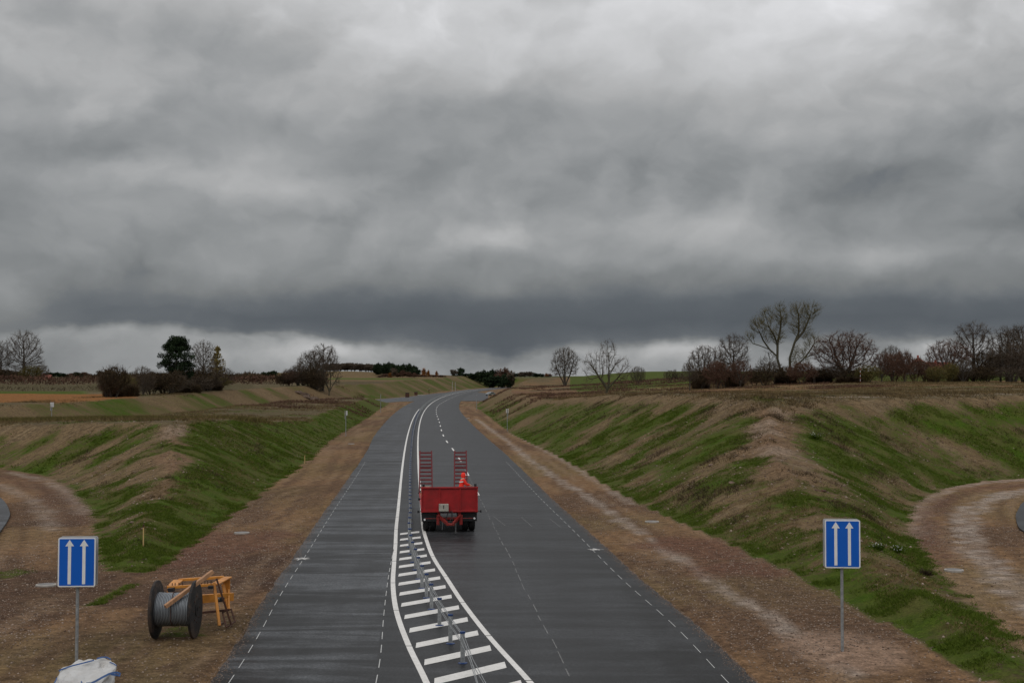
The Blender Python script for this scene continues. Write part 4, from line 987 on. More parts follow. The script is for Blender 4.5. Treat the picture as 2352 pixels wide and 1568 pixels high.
# the big sack: folded cloth panels over what is left inside
BS = Vector((-9.0, 27.5, 0)); r = empty('woven_sack', BS, 0, 'crumpled white woven sack with blue straps lying in front of the left blue sign', 'sack')
def zp(x, y, d): return fp(100+.10204*x, 1560+.10204*y, d)-BS
SV = dict(r=(465,790,27.5), b=(540,650,27.7), c=(860,505,27.95), d=(980,405,28.1), e=(1350,398,28.1), f=(1560,352,28.15), g=(1728,410,28.1), h=(1680,465,27.9), i=(1872,550,27.8), j=(1830,700,27.6), k=(1690,742,27.35), l=(1600,700,27.6), m=(1430,640,27.75), n=(1330,425,27.85), x=(1520,560,28.05), y=(1090,700,27.62), w=(760,660,27.55),
 o=(1170,965,27.05), p=(810,802,27.25), q=(540,855,27.35), B1=(360,1380,27.3), B2=(700,1420,27.0), B3=(1150,1440,26.9), B4=(1700,1380,27.2), C1=(450,1150,28.4), C2=(1000,1150,28.8), C3=(1700,1150,28.6), u=(620,1050,27.1), v=(1420,1080,27.0), t=(960,1090,27.0))
names = list(SV); VV = [zp(*SV[k]) for k in names]
for k in ('B1','B2','B3','B4','C1','C2','C3'): VV[names.index(k)].z = -.05
FF = ['r b w','b c n','b n w','w n y','n m y','y m l','y l k','y k o','y o p','w y p','w p q','r w q','c d e','c e n','n e x','n x m','m x l','e f x','f g x','g h x','x h l','h i l','i j k','i k l','r q B1','q u B1','q p u','u p t','p o t','u B2 B1','u t B2','t B3 B2','t o B3','o v B3','o k v','k j v','v j B4','v B4 B3','r B1 C1','r C1 b','b C1 c','c C1 C2','c C2 d','d C2 e','e C2 f','f C2 C3','f C3 g','g C3 i','g i h','i C3 j','j C3 B4']
me = bpy.data.meshes.new('fabric'); me.from_pydata([tuple(v_) for v_ in VV], [], [[names.index(t_) for t_ in f_.split()] for f_ in FF]); bm = bmesh.new(); bm.from_mesh(me); bmesh.ops.recalc_face_normals(bm, faces=bm.faces)
crease = bm.edges.layers.float.new('crease_edge')
for e_ in bm.edges: e_[crease] = .93
bm.to_mesh(me); bm.free(); so = link_mesh('fabric', me, M['bag'], r)
for p_ in me.polygons: p_.use_smooth = True
md = so.modifiers.new('sub', 'SUBSURF'); md.levels = 4; md.render_levels = 4
tx = bpy.data.textures.new('wrinkle', 'CLOUDS'); tx.noise_scale = .22; tx.noise_depth = 3; dm = so.modifiers.new('wr', 'DISPLACE'); dm.texture = tx; dm.strength = .07; dm.mid_level = .5
tx2 = bpy.data.textures.new('fold', 'VORONOI'); tx2.noise_scale = .20; dm = so.modifiers.new('wr2', 'DISPLACE'); dm.texture = tx2; dm.strength = .07; dm.mid_level = .5
def ribbon(pts, w):
    mm = MB(); L = []
    for i_, p in enumerate(pts):
        td = (pts[min(i_+1,len(pts)-1)]-pts[max(i_-1,0)]).normalized(); s_ = td.cross(Vector((0,-1,.35))).normalized()*w/2; L.append((p-s_, p+s_))
    for a, b_ in zip(L[:-1], L[1:]): k_ = len(mm.v); mm.v += [a[0], a[1], b_[1], b_[0]]; mm.f.append([k_,k_+1,k_+2,k_+3])
    o_ = mm.build('strap', M['strap'], r); q_ = o_.modifiers.new('s','SOLIDIFY'); q_.thickness = .01; return o_
Z_ = lambda l_: [zp(*a) for a in l_]
ribbon(Z_([(500,680,27.58),(560,640,27.60),(700,590,27.62),(860,540,27.66),(1100,480,27.70),(1330,420,27.74)]), .028)
ribbon(Z_([(1150,968,26.96),(1260,965,26.96),(1400,900,27.05),(1560,810,27.15),(1690,745,27.22),(1800,715,27.3),(1880,708,27.35),(1950,735,27.35),(1935,790,27.3),(1860,770,27.25),(1740,752,27.2)]), .04)
ribbon(Z_([(450,830,27.42),(430,900,27.3),(390,980,27.2),(380,1060,27.15)]), .022)
ribbon(Z_([(1400,385,28.02),(1520,350,28.05),(1640,352,28.08),(1730,402,28.05)]), .03)
ribbon(Z_([(1700,465,27.85),(1790,500,27.8),(1872,550,27.75)]), .02)
ribbon(Z_([(1030,910,27.08),(1045,960,27.0),(1048,1060,26.95)]), .022)
sk2, _, st2_ = sack('woven_sack', (-8.13, 27.0, -.02), .30, .28, .36, 9, 'small corner of white sack with blue strap right of the large crumpled sack')
st2_(lin((math.radians(200), .9), (math.radians(80), .35), 14), .04)
sack('woven_sack', (-9.86, 27.0, -.02), .24, .24, .34, 12, 'small white sack at the bottom edge left of the large crumpled sack')

# ------------------------------------------------------------------ parked car and boxes near the lay-by
cr_ = empty('parked_car', (-8.2, 492, gz(-8.2,492)+.05), math.radians(52), 'silver car parked at the lay-by partly hidden by the right slope', 'car')
prof = [(-2.1,.35),(-2.15,.75),(-1.95,.95),(-1.2,1.0),(-.65,1.42),(.75,1.46),(1.55,1.02),(2.05,.92),(2.1,.4)]
cb = MB(); cb.prism(prof, (0,-.82,0), (1,0,0), (0,0,1), (0,1,0), 1.64); cb.build('body', M['carpaint'], cr_, bevel=.06)
cg = MB(); cg.prism([(-1.08,1.03),(-.60,1.37),(.70,1.40),(1.35,1.05)], (0,-.835,0), (1,0,0), (0,0,1), (0,1,0), 1.67); cg.build('side_windows', M['glass'], cr_)
MB().box((-.95,0,1.2),(.05,1.3,.32),Matrix.Rotation(math.radians(52),3,'Y')).build('windscreen', M['glass'], cr_)
for sx2 in (-1.35,1.35):
    for sy2 in (-.78,.78): MB().lathe([(0,-.1),(.30,-.1),(.32,0),(.30,.1),(0,.1)], (sx2,sy2,.32), 'Y', 18).build('wheel', M['black'], cr_)
for (fx, fy, w, h, lb) in [(993,968,1.9,1.7,'left one of two small dark crates beside the side road'),(1014,964,1.7,1.4,'right one of two small dark crates beside the side road')]:
    X, Y = F(fx, fy); r = empty('site_crate', (X, Y, gz(X,Y)+.05), .2, lb, 'crate'); MB().box((0,0,h/2),(w*.7,w*.5,h*.86)).build('box', M['rust'], r, bevel=.03); MB().box((0,0,h*.96),(w*.76,w*.56,.12)).build('lid', M['blackpaint'], r)
X, Y = F(1026, 963.5); r = empty('barrier_board', (X, Y, gz(X,Y)), .15, 'low pale board lying between the crate and the road', 'board'); MB().box((0,0,.3),(3.0,.2,.4)).box((-1.2,0,.1),(.15,.6,.3)).box((1.2,0,.1),(.15,.6,.3)).build('plank', M['concrete'], r)

# ------------------------------------------------------------------ houses
def house(x, y, L, Wd_, hw, hr, rz, wallm, label, hip=0, z=None, wins=3, chim=True):
    z0 = gz(x, y) if z is None else z; r = empty('house', (x, y, z0), rz, label, 'house')
    w = MB(); hx, hy = L/2, Wd_/2
    w.box((0,0,hw/2-.5),(L,Wd_,hw+1))
    for s in (-1,1):   # gables
        k = 1-hip; w.prism([(-hy,hw),(hy,hw),(hy*(hip),hw+hr*k),(-hy*(hip),hw+hr*k)] if hip else [(-hy,hw),(hy,hw),(0,hw+hr)], (s*hx if s < 0 else hx-.2,0,0),(0,1,0),(0,0,1),(1,0,0),.2)
    w.build('wall', wallm, r)
    rf = MB(); o_ = .4; k = 1-hip
    ridge = hx+o_ - (hip*Wd_/2*1.2)
    ry_ = hr+.12
    v = [Vector((-hx-o_,-hy-o_,hw-.15)),Vector((hx+o_,-hy-o_,hw-.15)),Vector((hx+o_,hy+o_,hw-.15)),Vector((-hx-o_,hy+o_,hw-.15)),Vector((-ridge,0,hw+ry_)),Vector((ridge,0,hw+ry_))]
    if hip:
        zz = hw+ry_*k; yy = (hy+o_)*hip; v += [Vector((-hx-o_,-yy,zz)),Vector((-hx-o_,yy,zz)),Vector((hx+o_,-yy,zz)),Vector((hx+o_,yy,zz))]
        rf.v = v; rf.f = [[0,1,8,5,4,6],[2,3,7,4,5,9],[6,4,7],[9,5,8]]
    else:
        rf.v = v; rf.f = [[0,1,5,4],[2,3,4,5]]
    ro = rf.build('roof', M['tile'], r); so = ro.modifiers.new('s','SOLIDIFY'); so.thickness = .18
    if chim: MB().box((0,0,hw+hr+.3),(.7,.6,1.2)).build('chimney', M['brickred'], ro)
    for i in range(wins):
        for s in (-1,1):
            xx = -hx+L*(i+.5)/wins; wf = MB().box((xx,s*(hy+.02),hw*.55),(1.2,.08,1.2)).build('window', M['white'], r); MB().box((xx,s*(hy+.07),hw*.55),(1.0,.04,1.0)).build('pane', M['glass'], wf)
    for s in (-1,1):
        wf = MB().box((s*(hx+.03),0,hw+.3),(.08,1.1,1.3)).build('window', M['white'], r); MB().box((s*(hx+.08),0,hw+.3),(.04,.9,1.1)).build('pane', M['glass'], wf)
    return r
house(143, 455, 9, 7.0, 3.0, 3.2, math.radians(78), M['render'], 'grey gabled farmhouse with a red half-hipped roof behind the bushes on the right', .45, z=7.7)
house(151.5, 462, 9.5, 5.5, 2.6, 2.6, math.radians(-3), M['render'], 'low red-roofed wing right of the gabled farmhouse', 0, z=7.2)
house(-232, 640, 7, 6, 2.4, 2.0, math.radians(5), M['brickred'], 'small red house among the far hedges at the left', 0, z=3.9, wins=2)
# ------------------------------------------------------------------ trees
def tubes_np(p0, p1, r0, r1, n_):
    d = p1-p0; L = np.linalg.norm(d, axis=1, keepdims=True); d = d/np.maximum(L, 1e-6)
    a = np.where(np.abs(d[:,2:3]) < .9, np.array([[0,0,1.]]), np.array([[1.,0,0]])); x = np.cross(d, a); x /= np.linalg.norm(x, axis=1, keepdims=True); y = np.cross(d, x)
    t = np.arange(n_)*2*math.pi/n_; c = np.cos(t)[None,:,None]; s = np.sin(t)[None,:,None]
    ring = x[:,None]*c+y[:,None]*s; V = np.concatenate([p0[:,None]+ring*r0[:,None,None], p1[:,None]+ring*r1[:,None,None]], 1)
    N = len(p0); b = np.arange(N)[:,None]*2*n_; i = np.arange(n_)[None]; j = (i+1) % n_
    Fc = np.stack([b+i, b+j, b+n_+j, b+n_+i], -1).reshape(-1,4); return V.reshape(-1,3), Fc
def tris_np(base, tip, w, rs):
    """thin triangles from base to tip"""
    d = tip-base; r = rs.randn(len(base),3); s = np.cross(d, r); s /= np.maximum(np.linalg.norm(s, axis=1, keepdims=True),1e-6); s = s*w[:,None]/2
    V = np.stack([base-s, base+s, tip], 1).reshape(-1,3); Fc = np.arange(len(V)).reshape(-1,3); return V, Fc
def colonize(env, trunks, nattr, step, kill, seed, up=.05, jit=.12, iters=90):
    rs = np.random.RandomState(seed); A = []
    tot = sum(e[1][0]*e[1][1]*e[1][2] for e in env)
    for c, r in env:
        k = int(nattr*r[0]*r[1]*r[2]/tot); q = rs.randn(k,3); q /= np.linalg.norm(q, axis=1)[:,None]; q *= rs.rand(k,1)**.42; A.append(q*np.array(r)+np.array(c))
    A = np.concatenate(A); nodes = []; par = []
    for tk in trunks:
        p = -1
        for i in range(len(tk)-1):
            a, b = np.array(tk[i], float), np.array(tk[i+1], float); m = max(1, int(np.linalg.norm(b-a)/step))
            for j in range(m):
                nodes.append(a+(b-a)*j/m); par.append(p); p = len(nodes)-1
        nodes.append(np.array(tk[-1], float)); par.append(p)
    nodes = list(nodes); Nn = np.array(nodes); d = np.linalg.norm(A[:,None]-Nn[None], axis=2); near = d.argmin(1); nd = d.min(1); alive = np.ones(len(A), bool)
    used = {}
    for it in range(iters):
        al = np.where(alive)[0]
        if len(al) < 3: break
        ids, inv = np.unique(near[al], return_inverse=True); dirs = A[al]-Nn[near[al]]; dirs /= np.linalg.norm(dirs, axis=1)[:,None]
        acc = np.zeros((len(ids),3)); np.add.at(acc, inv, dirs); acc /= np.maximum(np.linalg.norm(acc, axis=1)[:,None], 1e-6)
        acc += rs.randn(*acc.shape)*jit; acc[:,2] += up; acc /= np.linalg.norm(acc, axis=1)[:,None]
        keep = np.array([used.get(int(i), 0) < 3 for i in ids]); ids = ids[keep]; acc = acc[keep]
        if len(ids) == 0: break
        for i in ids: used[int(i)] = used.get(int(i), 0)+1
        new = Nn[ids]+acc*step; k0 = len(Nn); Nn = np.concatenate([Nn, new]); par += [int(i) for i in ids]
        dn = np.linalg.norm(A[al][:,None]-new[None], axis=2); m = dn.min(1); am_ = dn.argmin(1); better = m < nd[al]
        nd[al[better]] = m[better]; near[al[better]] = k0+am_[better]; alive[al[nd[al] < kill]] = False
    return Nn, np.array(par)
def make_tree_mesh(env, trunks, nattr=900, step=.4, kill=.7, seed=1, rtrunk=.28, tipr=.014, twigs=4, tl=(.35,.9), tw=.028, leaf=0, up=.05, jit=.06, split=.07, twup=.35):
    N_, par = colonize(env, trunks, nattr, step, kill, seed, up, jit); rs = np.random.RandomState(seed+5); n_ = len(N_)
    rad = np.full(n_, tipr**2.3); 
    child = np.zeros(n_, int)
    for i in range(n_-1, -1, -1):
        if par[i] >= 0: child[par[i]] += 1
    acc = np.zeros(n_)
    for i in range(n_-1, -1, -1):
        v_ = acc[i] if acc[i] > 0 else tipr**2.3
        rad[i] = v_**(1/2.3)
        if par[i] >= 0: acc[par[i]] += v_
    sc = rtrunk/rad.max(); ex = 1.0
    rad = np.where(rad > tipr*1.01, tipr + (rad-tipr)*(rtrunk-tipr)/(rad.max()-tipr), rad)
    has = par >= 0; c = np.where(has)[0]; p = par[c]; r1 = rad[c]; r0 = np.minimum(rad[p], r1*1.35)
    # flare at the foot
    big = r1 > split
    Vt, Ft = tubes_np(N_[p[big]], N_[c[big]], r0[big], r1[big], 8)
    Vc, Fc = tubes_np(N_[p[~big]], N_[c[~big]], r0[~big], r1[~big], 4)
    thin = c[rad[c] < tipr*3.2]; d = N_[thin]-N_[par[thin]]; d /= np.linalg.norm(d, axis=1)[:,None]
    b = np.repeat(N_[thin], twigs, 0); dd_ = np.repeat(d, twigs, 0)+rs.randn(len(b),3)*.55; dd_[:,2] += twup; dd_ /= np.linalg.norm(dd_, axis=1)[:,None]
    L = rs.uniform(tl[0], tl[1], len(b)); tip = b+dd_*L[:,None]; V1, F1 = tris_np(b, tip, np.full(len(b), tw), rs)
    # second order twiglets
    k = rs.rand(len(b)) < .8; m_ = b[k]+(tip[k]-b[k])*rs.uniform(.3,.8,(k.sum(),1)); d2 = dd_[k]+rs.randn(k.sum(),3)*.6; d2 /= np.linalg.norm(d2, axis=1)[:,None]
    V2, F2 = tris_np(m_, m_+d2*L[k][:,None]*.6, np.full(k.sum(), tw*.8), rs)
    VT = [V1, V2]; FT = [F1, F2+len(V1)]
    if leaf:
        k = rs.randint(0, len(tip), leaf); cc = tip[k]+rs.randn(leaf,3)*.12; s_ = .07; o1 = rs.randn(leaf,3)*s_; o2 = rs.randn(leaf,3)*s_
        VL = np.stack([cc, cc+o1, cc+o2],1).reshape(-1,3); FT.append(np.arange(len(VL)).reshape(-1,3)+sum(len(v_) for v_ in VT)); VT.append(VL)
    VT = np.concatenate(VT); FT = np.concatenate(FT); q = np.concatenate([Fc[:,[0,1,2]], Fc[:,[0,2,3]]])
    Vall = np.concatenate([Vc, VT]); Fall = np.concatenate([q, FT+len(Vc)]); rnd = np.concatenate([np.full(len(Vc), .15), np.repeat(rs.rand(len(VT)//3), 3)])
    return (Vt, Ft), (Vall, Fall, rnd), N_[:,2].max()
TREES = {}
def tree_proto(key, barkm, twigm, name='bare_tree', **k):
    (Vt, Ft), (Va, Fa, rn_), H = make_tree_mesh(**k)
    r = empty(name, (0,0,0)); mesh_np('trunk', Vt, Ft, barkm, r, True); mesh_np('crown', Va, Fa, twigm, r, False, {'rnd': rn_}); H = float(np.percentile(Va[:,2], 99.3)); Wx = float(np.percentile(Va[:,0],99)-np.percentile(Va[:,0],1))
    TREES[key] = [r, H, Wx, False]; return r
def put(key, dxp, Y, ytop, label, wpx=None, cat='tree', group=None, rz=0, sink=.1, zbase=None, kx=1.0):
    """dxp, ytop: bearing and top height as surveyed on the photo (2352 px wide); Y distance in metres"""
    pr = TREES[key]; X = (dxp-1176)/2966*Y; z0 = gz(X, Y)-sink if zbase is None else zbase; top = CAMZ+(868-ytop)/2966*Y
    sc = (top-z0)/pr[1]; top = top; sw = sc if wpx is None else wpx/2966*Y/pr[2]
    o = pr[0] if not pr[3] else copy_tree(pr[0]); pr[3] = True
    for kk in ('label','category','group','kind'):
        if kk in o: del o[kk]
    o.location = (X, Y, z0); o.rotation_euler = (0,0,rz); o.scale = (sw*kx, sw, sc); tag(o, label, cat, group); return o
tree_proto('big', M['bark'], M['twig'], env=[((0,0,12.5),(6.8,6.8,8)),((-2,0,5.5),(6.5,5,3.2)),((4.5,0,6.5),(4,4,3.5))], trunks=[[(0,0,0),(.1,0,3),(0,0,8.5)]], nattr=1500, step=.6, kill=.95, seed=3, rtrunk=.62, tipr=.03, tl=(.7,2.0), tw=.055, twigs=6, split=.16, up=.12)
tree_proto('fan', M['bark'], M['twig'], env=[((0,0,5.9),(3.3,3.3,3.4)),((-1.2,0,3.6),(2.4,2,1.7)),((1.2,0,3.8),(2.4,2,1.7))], trunks=[[(-.1,0,0),(-.5,0,1.2),(-1.2,.1,2.6),(-1.7,0,4)],[(.25,0,0),(.6,0,1.3),(1.3,.1,2.8),(1.6,0,4)],[(0.1,.2,0),(.05,.3,2.8),(0,.2,4.5)],[(0,-.2,0),(-.3,-.5,2),(-.5,-.8,3.6)]], nattr=1100, step=.30, kill=.5, seed=8, rtrunk=.20, tipr=.014, tl=(.4,1.2), tw=.036, twigs=7, up=.10, split=.05)
tree_proto('sparse', M['barkgreen'], M['twig'], env=[((0,0,5.6),(2.6,2.6,3.4)),((-3.6,0,4.2),(2.2,2.2,2.8)),((3.4,0,3.8),(2.4,2.2,2.4))], trunks=[[(0,0,0),(.1,0,.8),(-.5,0,1.6),(-1.6,0,2.6)],[(.1,0,.6),(.6,0,1.8),(.5,0,3)],[(.2,0,.7),(1.6,0,1.9)]], nattr=620, step=.32, kill=.6, seed=21, rtrunk=.24, tipr=.017, tl=(.4,1.2), tw=.032, twigs=5, up=.05, split=.05)
tree_proto('round', M['bark'], M['twigred'], env=[((0,0,4.9),(5.2,4.2,4.0))], trunks=[[(0,0,0),(0,0,1.4),(-.4,0,2.4)],[(0,0,1.3),(.6,0,2.3)]], nattr=1500, step=.30, kill=.55, seed=33, rtrunk=.30, tipr=.018, tl=(.3,1.1), tw=.040, twigs=7, up=.05, split=.06)
tree_proto('tall', M['bark'], M['twig'], env=[((0,0,8.2),(3.6,3.6,3.6)),((0,0,5.8),(4.2,3.8,2.2))], trunks=[[(0,0,0),(.1,0,3.2),(0,0,5.2)]], nattr=1100, step=.34, kill=.62, seed=41, rtrunk=.28, tipr=.018, tl=(.4,1.2), tw=.036, twigs=7, up=.07, split=.07)
tree_proto('dome', M['bark'], M['twig'], env=[((0,0,5.0),(3.8,3.6,3.9)),((0,0,3),(3.6,3.2,2))], trunks=[[(0,0,0),(0,0,1.5)],[(.3,0,0),(.6,0,1.6)],[(-.3,0,0),(-.6,0,1.6)]], nattr=1600, step=.30, kill=.48, seed=52, rtrunk=.22, tipr=.017, tl=(.3,1.0), tw=.036, twigs=7, up=.06, split=.06)
# the twin-stemmed willow: two leaning stems with separate crowns (limbs surveyed on the photo)
def zt(x0, pts): return [((x-x0)*.01394, dy_, (1240-y)*.01394) for (x, y, dy_) in pts]
def ze(x0, l_): return [(((x-x0)*.01394, dy_, (1240-y)*.01394), (rx*.0148, ry_, rz_*.0148)) for (x, y, rx, ry_, rz_, dy_) in l_]
tree_proto('twinA', M['barkgreen'], M['twiggreen'], env=ze(1500, [(1480,260,110,1.6,190,0),(1310,280,110,1.6,150,.5),(1160,400,120,1.7,130,-.4),(1050,560,90,1.2,70,.3),(1450,560,110,1.4,120,.3),(1330,520,110,1.4,120,0)]),
 trunks=[zt(1500, [(1500,1240,0),(1490,1040,0),(1440,860,0),(1445,620,.1),(1490,400,.1),(1500,250,0)]), zt(1500, [(1435,820,0),(1330,720,.2),(1240,590,.3),(1190,480,.1)]), zt(1500, [(1440,640,0),(1390,520,-.3),(1310,380,-.3)]), zt(1500, [(1330,720,.2),(1180,660,.3),(1080,630,.3)])], nattr=1000, step=.36, kill=.62, seed=61, rtrunk=.25, tipr=.014, tl=(.5,1.7), tw=.027, twigs=10, up=.32, jit=.06, split=.07, leaf=1200, twup=1.0)
tree_proto('twinB', M['barkgreen'], M['twiggreen'], env=ze(1620, [(1730,230,110,1.6,160,0),(1880,240,130,1.6,160,.4),(1700,450,100,1.3,110,0),(1820,460,110,1.3,120,0),(1930,640,130,1.5,110,.4),(2010,780,100,1.2,60,0),(1760,880,150,1.6,160,0),(2000,200,70,1.1,100,-.3)]),
 trunks=[zt(1620, [(1620,1240,0),(1620,860,0),(1690,640,0),(1750,500,.1),(1755,330,.1),(1745,220,0)]), zt(1620, [(1700,620,0),(1820,480,.2),(1890,330,.3),(1930,220,.3)]), zt(1620, [(1625,1140,0),(1720,960,.2),(1840,850,.2),(2040,780,.1)]), zt(1620, [(1840,850,.2),(1920,740,.3),(1980,640,.3)])], nattr=1050, step=.36, kill=.62, seed=67, rtrunk=.26, tipr=.014, tl=(.5,1.7), tw=.027, twigs=10, up=.32, jit=.06, split=.07, leaf=1200, twup=1.0)
# bushes
def bush_proto(key, twigm, seed, n_=1500, name='bush', w=.06, open_=1.0):
    rs = np.random.RandomState(seed); th = rs.rand(n_)*2*math.pi; r = rs.rand(n_)**.5; base = np.stack([r*np.cos(th)*.65, r*np.sin(th)*.65, rs.rand(n_)**1.4*.55], 1)
    d = np.stack([np.cos(th)*r*1.0, np.sin(th)*r*1.0, rs.uniform(.5,1.5,n_)],1)+rs.randn(n_,3)*.35*open_; d /= np.linalg.norm(d, axis=1)[:,None]
    L = rs.uniform(.15,.5,n_)*open_; tip = base+d*L[:,None]
    lob = 1+.25*np.sin(np.arctan2(tip[:,1],tip[:,0])*3+seed)
    q = (tip[:,0]**2+tip[:,1]**2)*lob+(tip[:,2]*.95)**2; k = q < 1.08; base, tip = base[k], tip[k]
    Vb, Fb = tris_np(base, tip, np.full(len(base), w), rs)
    m_ = 40; a = rs.rand(m_)*2*math.pi; s0 = np.stack([np.cos(a)*.12, np.sin(a)*.12, np.zeros(m_)],1); s1 = np.stack([np.cos(a)*rs.uniform(.2,.6,m_), np.sin(a)*rs.uniform(.2,.6,m_), rs.uniform(.4,.9,m_)],1)
    Vs, Fs = tubes_np(s0, s1, np.full(m_,.022), np.full(m_,.008), 4)
    r_ = empty(name, (0,0,0)); mesh_np('stems', Vs, Fs, M['bark'], r_); mesh_np('crown', Vb, Fb, twigm, r_, False, {'rnd': np.repeat(rs.rand(len(base)),3)}); H = float(np.percentile(Vb[:,2],99.5)); TREES[key] = [r_, H, 1.9, False]
def shrub(key, twigm, seed, barkm='bark', nattr=900, tw=.04, twigs=7):
    rs = np.random.RandomState(seed); tr = []
    for i in range(6): a = rs.rand()*6.28; c, sn = math.cos(a), math.sin(a); tr.append([(c*.25,sn*.25,0),(c*.6,sn*.6,.8),(c*rs.uniform(.7,1.6),sn*rs.uniform(.7,1.6),rs.uniform(1.2,2.0))])
    e = [((0,0,2.0),(1.9,1.8,1.5))]+[((rs.uniform(-1.3,1.3), rs.uniform(-1,1), rs.uniform(1.2,3.0)), (.9,.9,.9)) for _ in range(4)]
    tree_proto(key, M[barkm], twigm, 'bush', env=e, trunks=tr, nattr=nattr, step=.2, kill=.34, seed=seed, rtrunk=.06, tipr=.013, tl=(.25,.8), tw=tw, twigs=twigs, up=.06, split=.05)
shrub('bbrown', M['twigdark'], 101, tw=.04, twigs=7, nattr=1000); shrub('bred', M['twigred'], 102, tw=.036, twigs=7); shrub('bgrey', M['twig'], 103, tw=.03, twigs=5, nattr=700); shrub('bgreen', M['twiggreen'], 104, 'barkgreen', tw=.036, twigs=7); shrub('bbrown2', M['twigdark'], 115, tw=.038, twigs=6, nattr=900); bush_proto('low', M['twigdark'], 7, 3200)
# pine and larch
def clump_crown(cl, n_, size, leafsz, seed, flat=.7):
    rs = np.random.RandomState(seed); cl = np.array(cl); k = rs.randint(0, len(cl), n_); q = rs.randn(n_,3); q /= np.linalg.norm(q, axis=1)[:,None]; q *= (rs.rand(n_,1)**.4)*size; q[:,2] *= flat
    c = cl[k]+q; o1 = rs.randn(n_,3)*leafsz; o2 = rs.randn(n_,3)*leafsz; V = np.stack([c, c+o1, c+o2],1).reshape(-1,3); rn = np.repeat(np.clip(rs.rand(n_)*.7+.3*(q[:,2]/size/flat*.5+.5),0,1),3)  # rn: part random, part paler towards the top of each clump
    return V, np.arange(len(V)).reshape(-1,3), rn
def pine(key, seed, H=11, R=3.1, n_=30000, leafm='needle', name='pine_tree'):
    rs = np.random.RandomState(seed); Nn, par = [], []; cl = []
    segs = []
    for tx in (-.25,.55):
        hh = H*(.97 if tx < 0 else .88)
        for i in range(10): segs.append(((tx,0,hh*i/10),(tx,0,hh*(i+1)/10),.22*(1-i/11),.22*(1-(i+1)/11)))
    for i in range(150):
        z = H*rs.uniform(.15,.97); f = z/H; rr_ = R*(math.sin(min(1,(f-.08)/.42)*math.pi/2) if f < .55 else math.cos((f-.55)/.5*math.pi/2)**.65); a = rs.rand()*2*math.pi; r = rr_*rs.uniform(.3,1.0); p = (r*math.cos(a), r*math.sin(a)*.9, z); cl.append(p)
        segs.append(((0,0,max(.5,z-.7)),p,.05,.02))
    s = np.array([list(a)+list(b)+[c,d] for a,b,c,d in segs]); Vt, Ft = tubes_np(s[:,0:3], s[:,3:6], s[:,6], s[:,7], 6)
    V, Fc, rn = clump_crown(cl, n_, .66, .12, seed, .95); r_ = empty(name,(0,0,0)); mesh_np('trunk', Vt, Ft, M['bark'], r_, True); mesh_np('crown', V, Fc, M[leafm], r_, False, {'rnd': rn}); TREES[key] = [r_, H, 2*R, False]
pine('pine', 5)
def larch(key, seed, H=9.5, R=2.6):
    rs = np.random.RandomState(seed); segs = [((0,0,0),(0,0,H),.13,.02)]; B = []; T = []
    for i in range(110):
        z = H*rs.uniform(.12,.97); L = R*(1-z/H)**.8*rs.uniform(.7,1.1)+.2; a = rs.rand()*2*math.pi; e = np.array((math.cos(a)*L, math.sin(a)*L, z+L*.28)); s0 = np.array((0,0,z)); segs.append((tuple(s0),tuple(e),.03,.01))
        for k in range(34): t = rs.uniform(.1,1); p = s0+(e-s0)*t+rs.randn(3)*.06; B.append(p); T.append(p+np.array((rs.randn()*.12, rs.randn()*.12, -rs.uniform(.15,.75))))
    s = np.array([list(a)+list(b)+[c,d] for a,b,c,d in segs]); Vt, Ft = tubes_np(s[:,0:3], s[:,3:6], s[:,6], s[:,7], 5); V, Fc = tris_np(np.array(B), np.array(T), np.full(len(B),.085), rs)
    r_ = empty('larch_tree',(0,0,0)); mesh_np('trunk', Vt, Ft, M['bark'], r_); mesh_np('crown', V, Fc, M['larch'], r_, False, {'rnd': np.repeat(rs.rand(len(B)),3)}); TREES[key] = [r_, H, 2*R, False]
larch('larch', 3)
# far trees: one mesh each
def far_proto(key, m_, seed, H=10, R=4, n_=1500, leaf=.55, name='far_tree', shape='round', stick=.0):
    rs = np.random.RandomState(seed); cl = []
    for i in range(34):
        q = rs.randn(3); q /= np.linalg.norm(q); q *= rs.uniform(.35,1)
        if shape == 'cone': f = rs.rand(); q = np.array((q[0]*(1-f)*1.1, q[1]*(1-f)*1.1, f*2-1))
        cl.append((q[0]*R, q[1]*R, H*.50+q[2]*H*.44))
    V, Fc, rn = clump_crown(cl, n_, R*.36, leaf, seed, .9)
    Vt, Ft = tubes_np(np.array([[0,0,0.]]), np.array([[0,0,H*.6]]), np.array([.25]), np.array([.12]), 5); q = np.concatenate([Ft[:,[0,1,2]], Ft[:,[0,2,3]]])
    Va = np.concatenate([Vt, V]); Fa = np.concatenate([q, Fc+len(Vt)]); o = mesh_np(name, Va, Fa, m_, None, False, {'rnd': np.concatenate([np.zeros(len(Vt)), rn])}); TREES[key] = [o, H, 2*R, False]
far_proto('fbrown', M['twig'], 2, n_=1900, leaf=.42); far_proto('fdark', M['needle'], 4, n_=2200, leaf=.5, name='far_conifer'); far_proto('fred', M['twigred'], 6, n_=1900, leaf=.42); far_proto('forange', M['orangeleaf'], 8, n_=1700, leaf=.42, shape='cone')

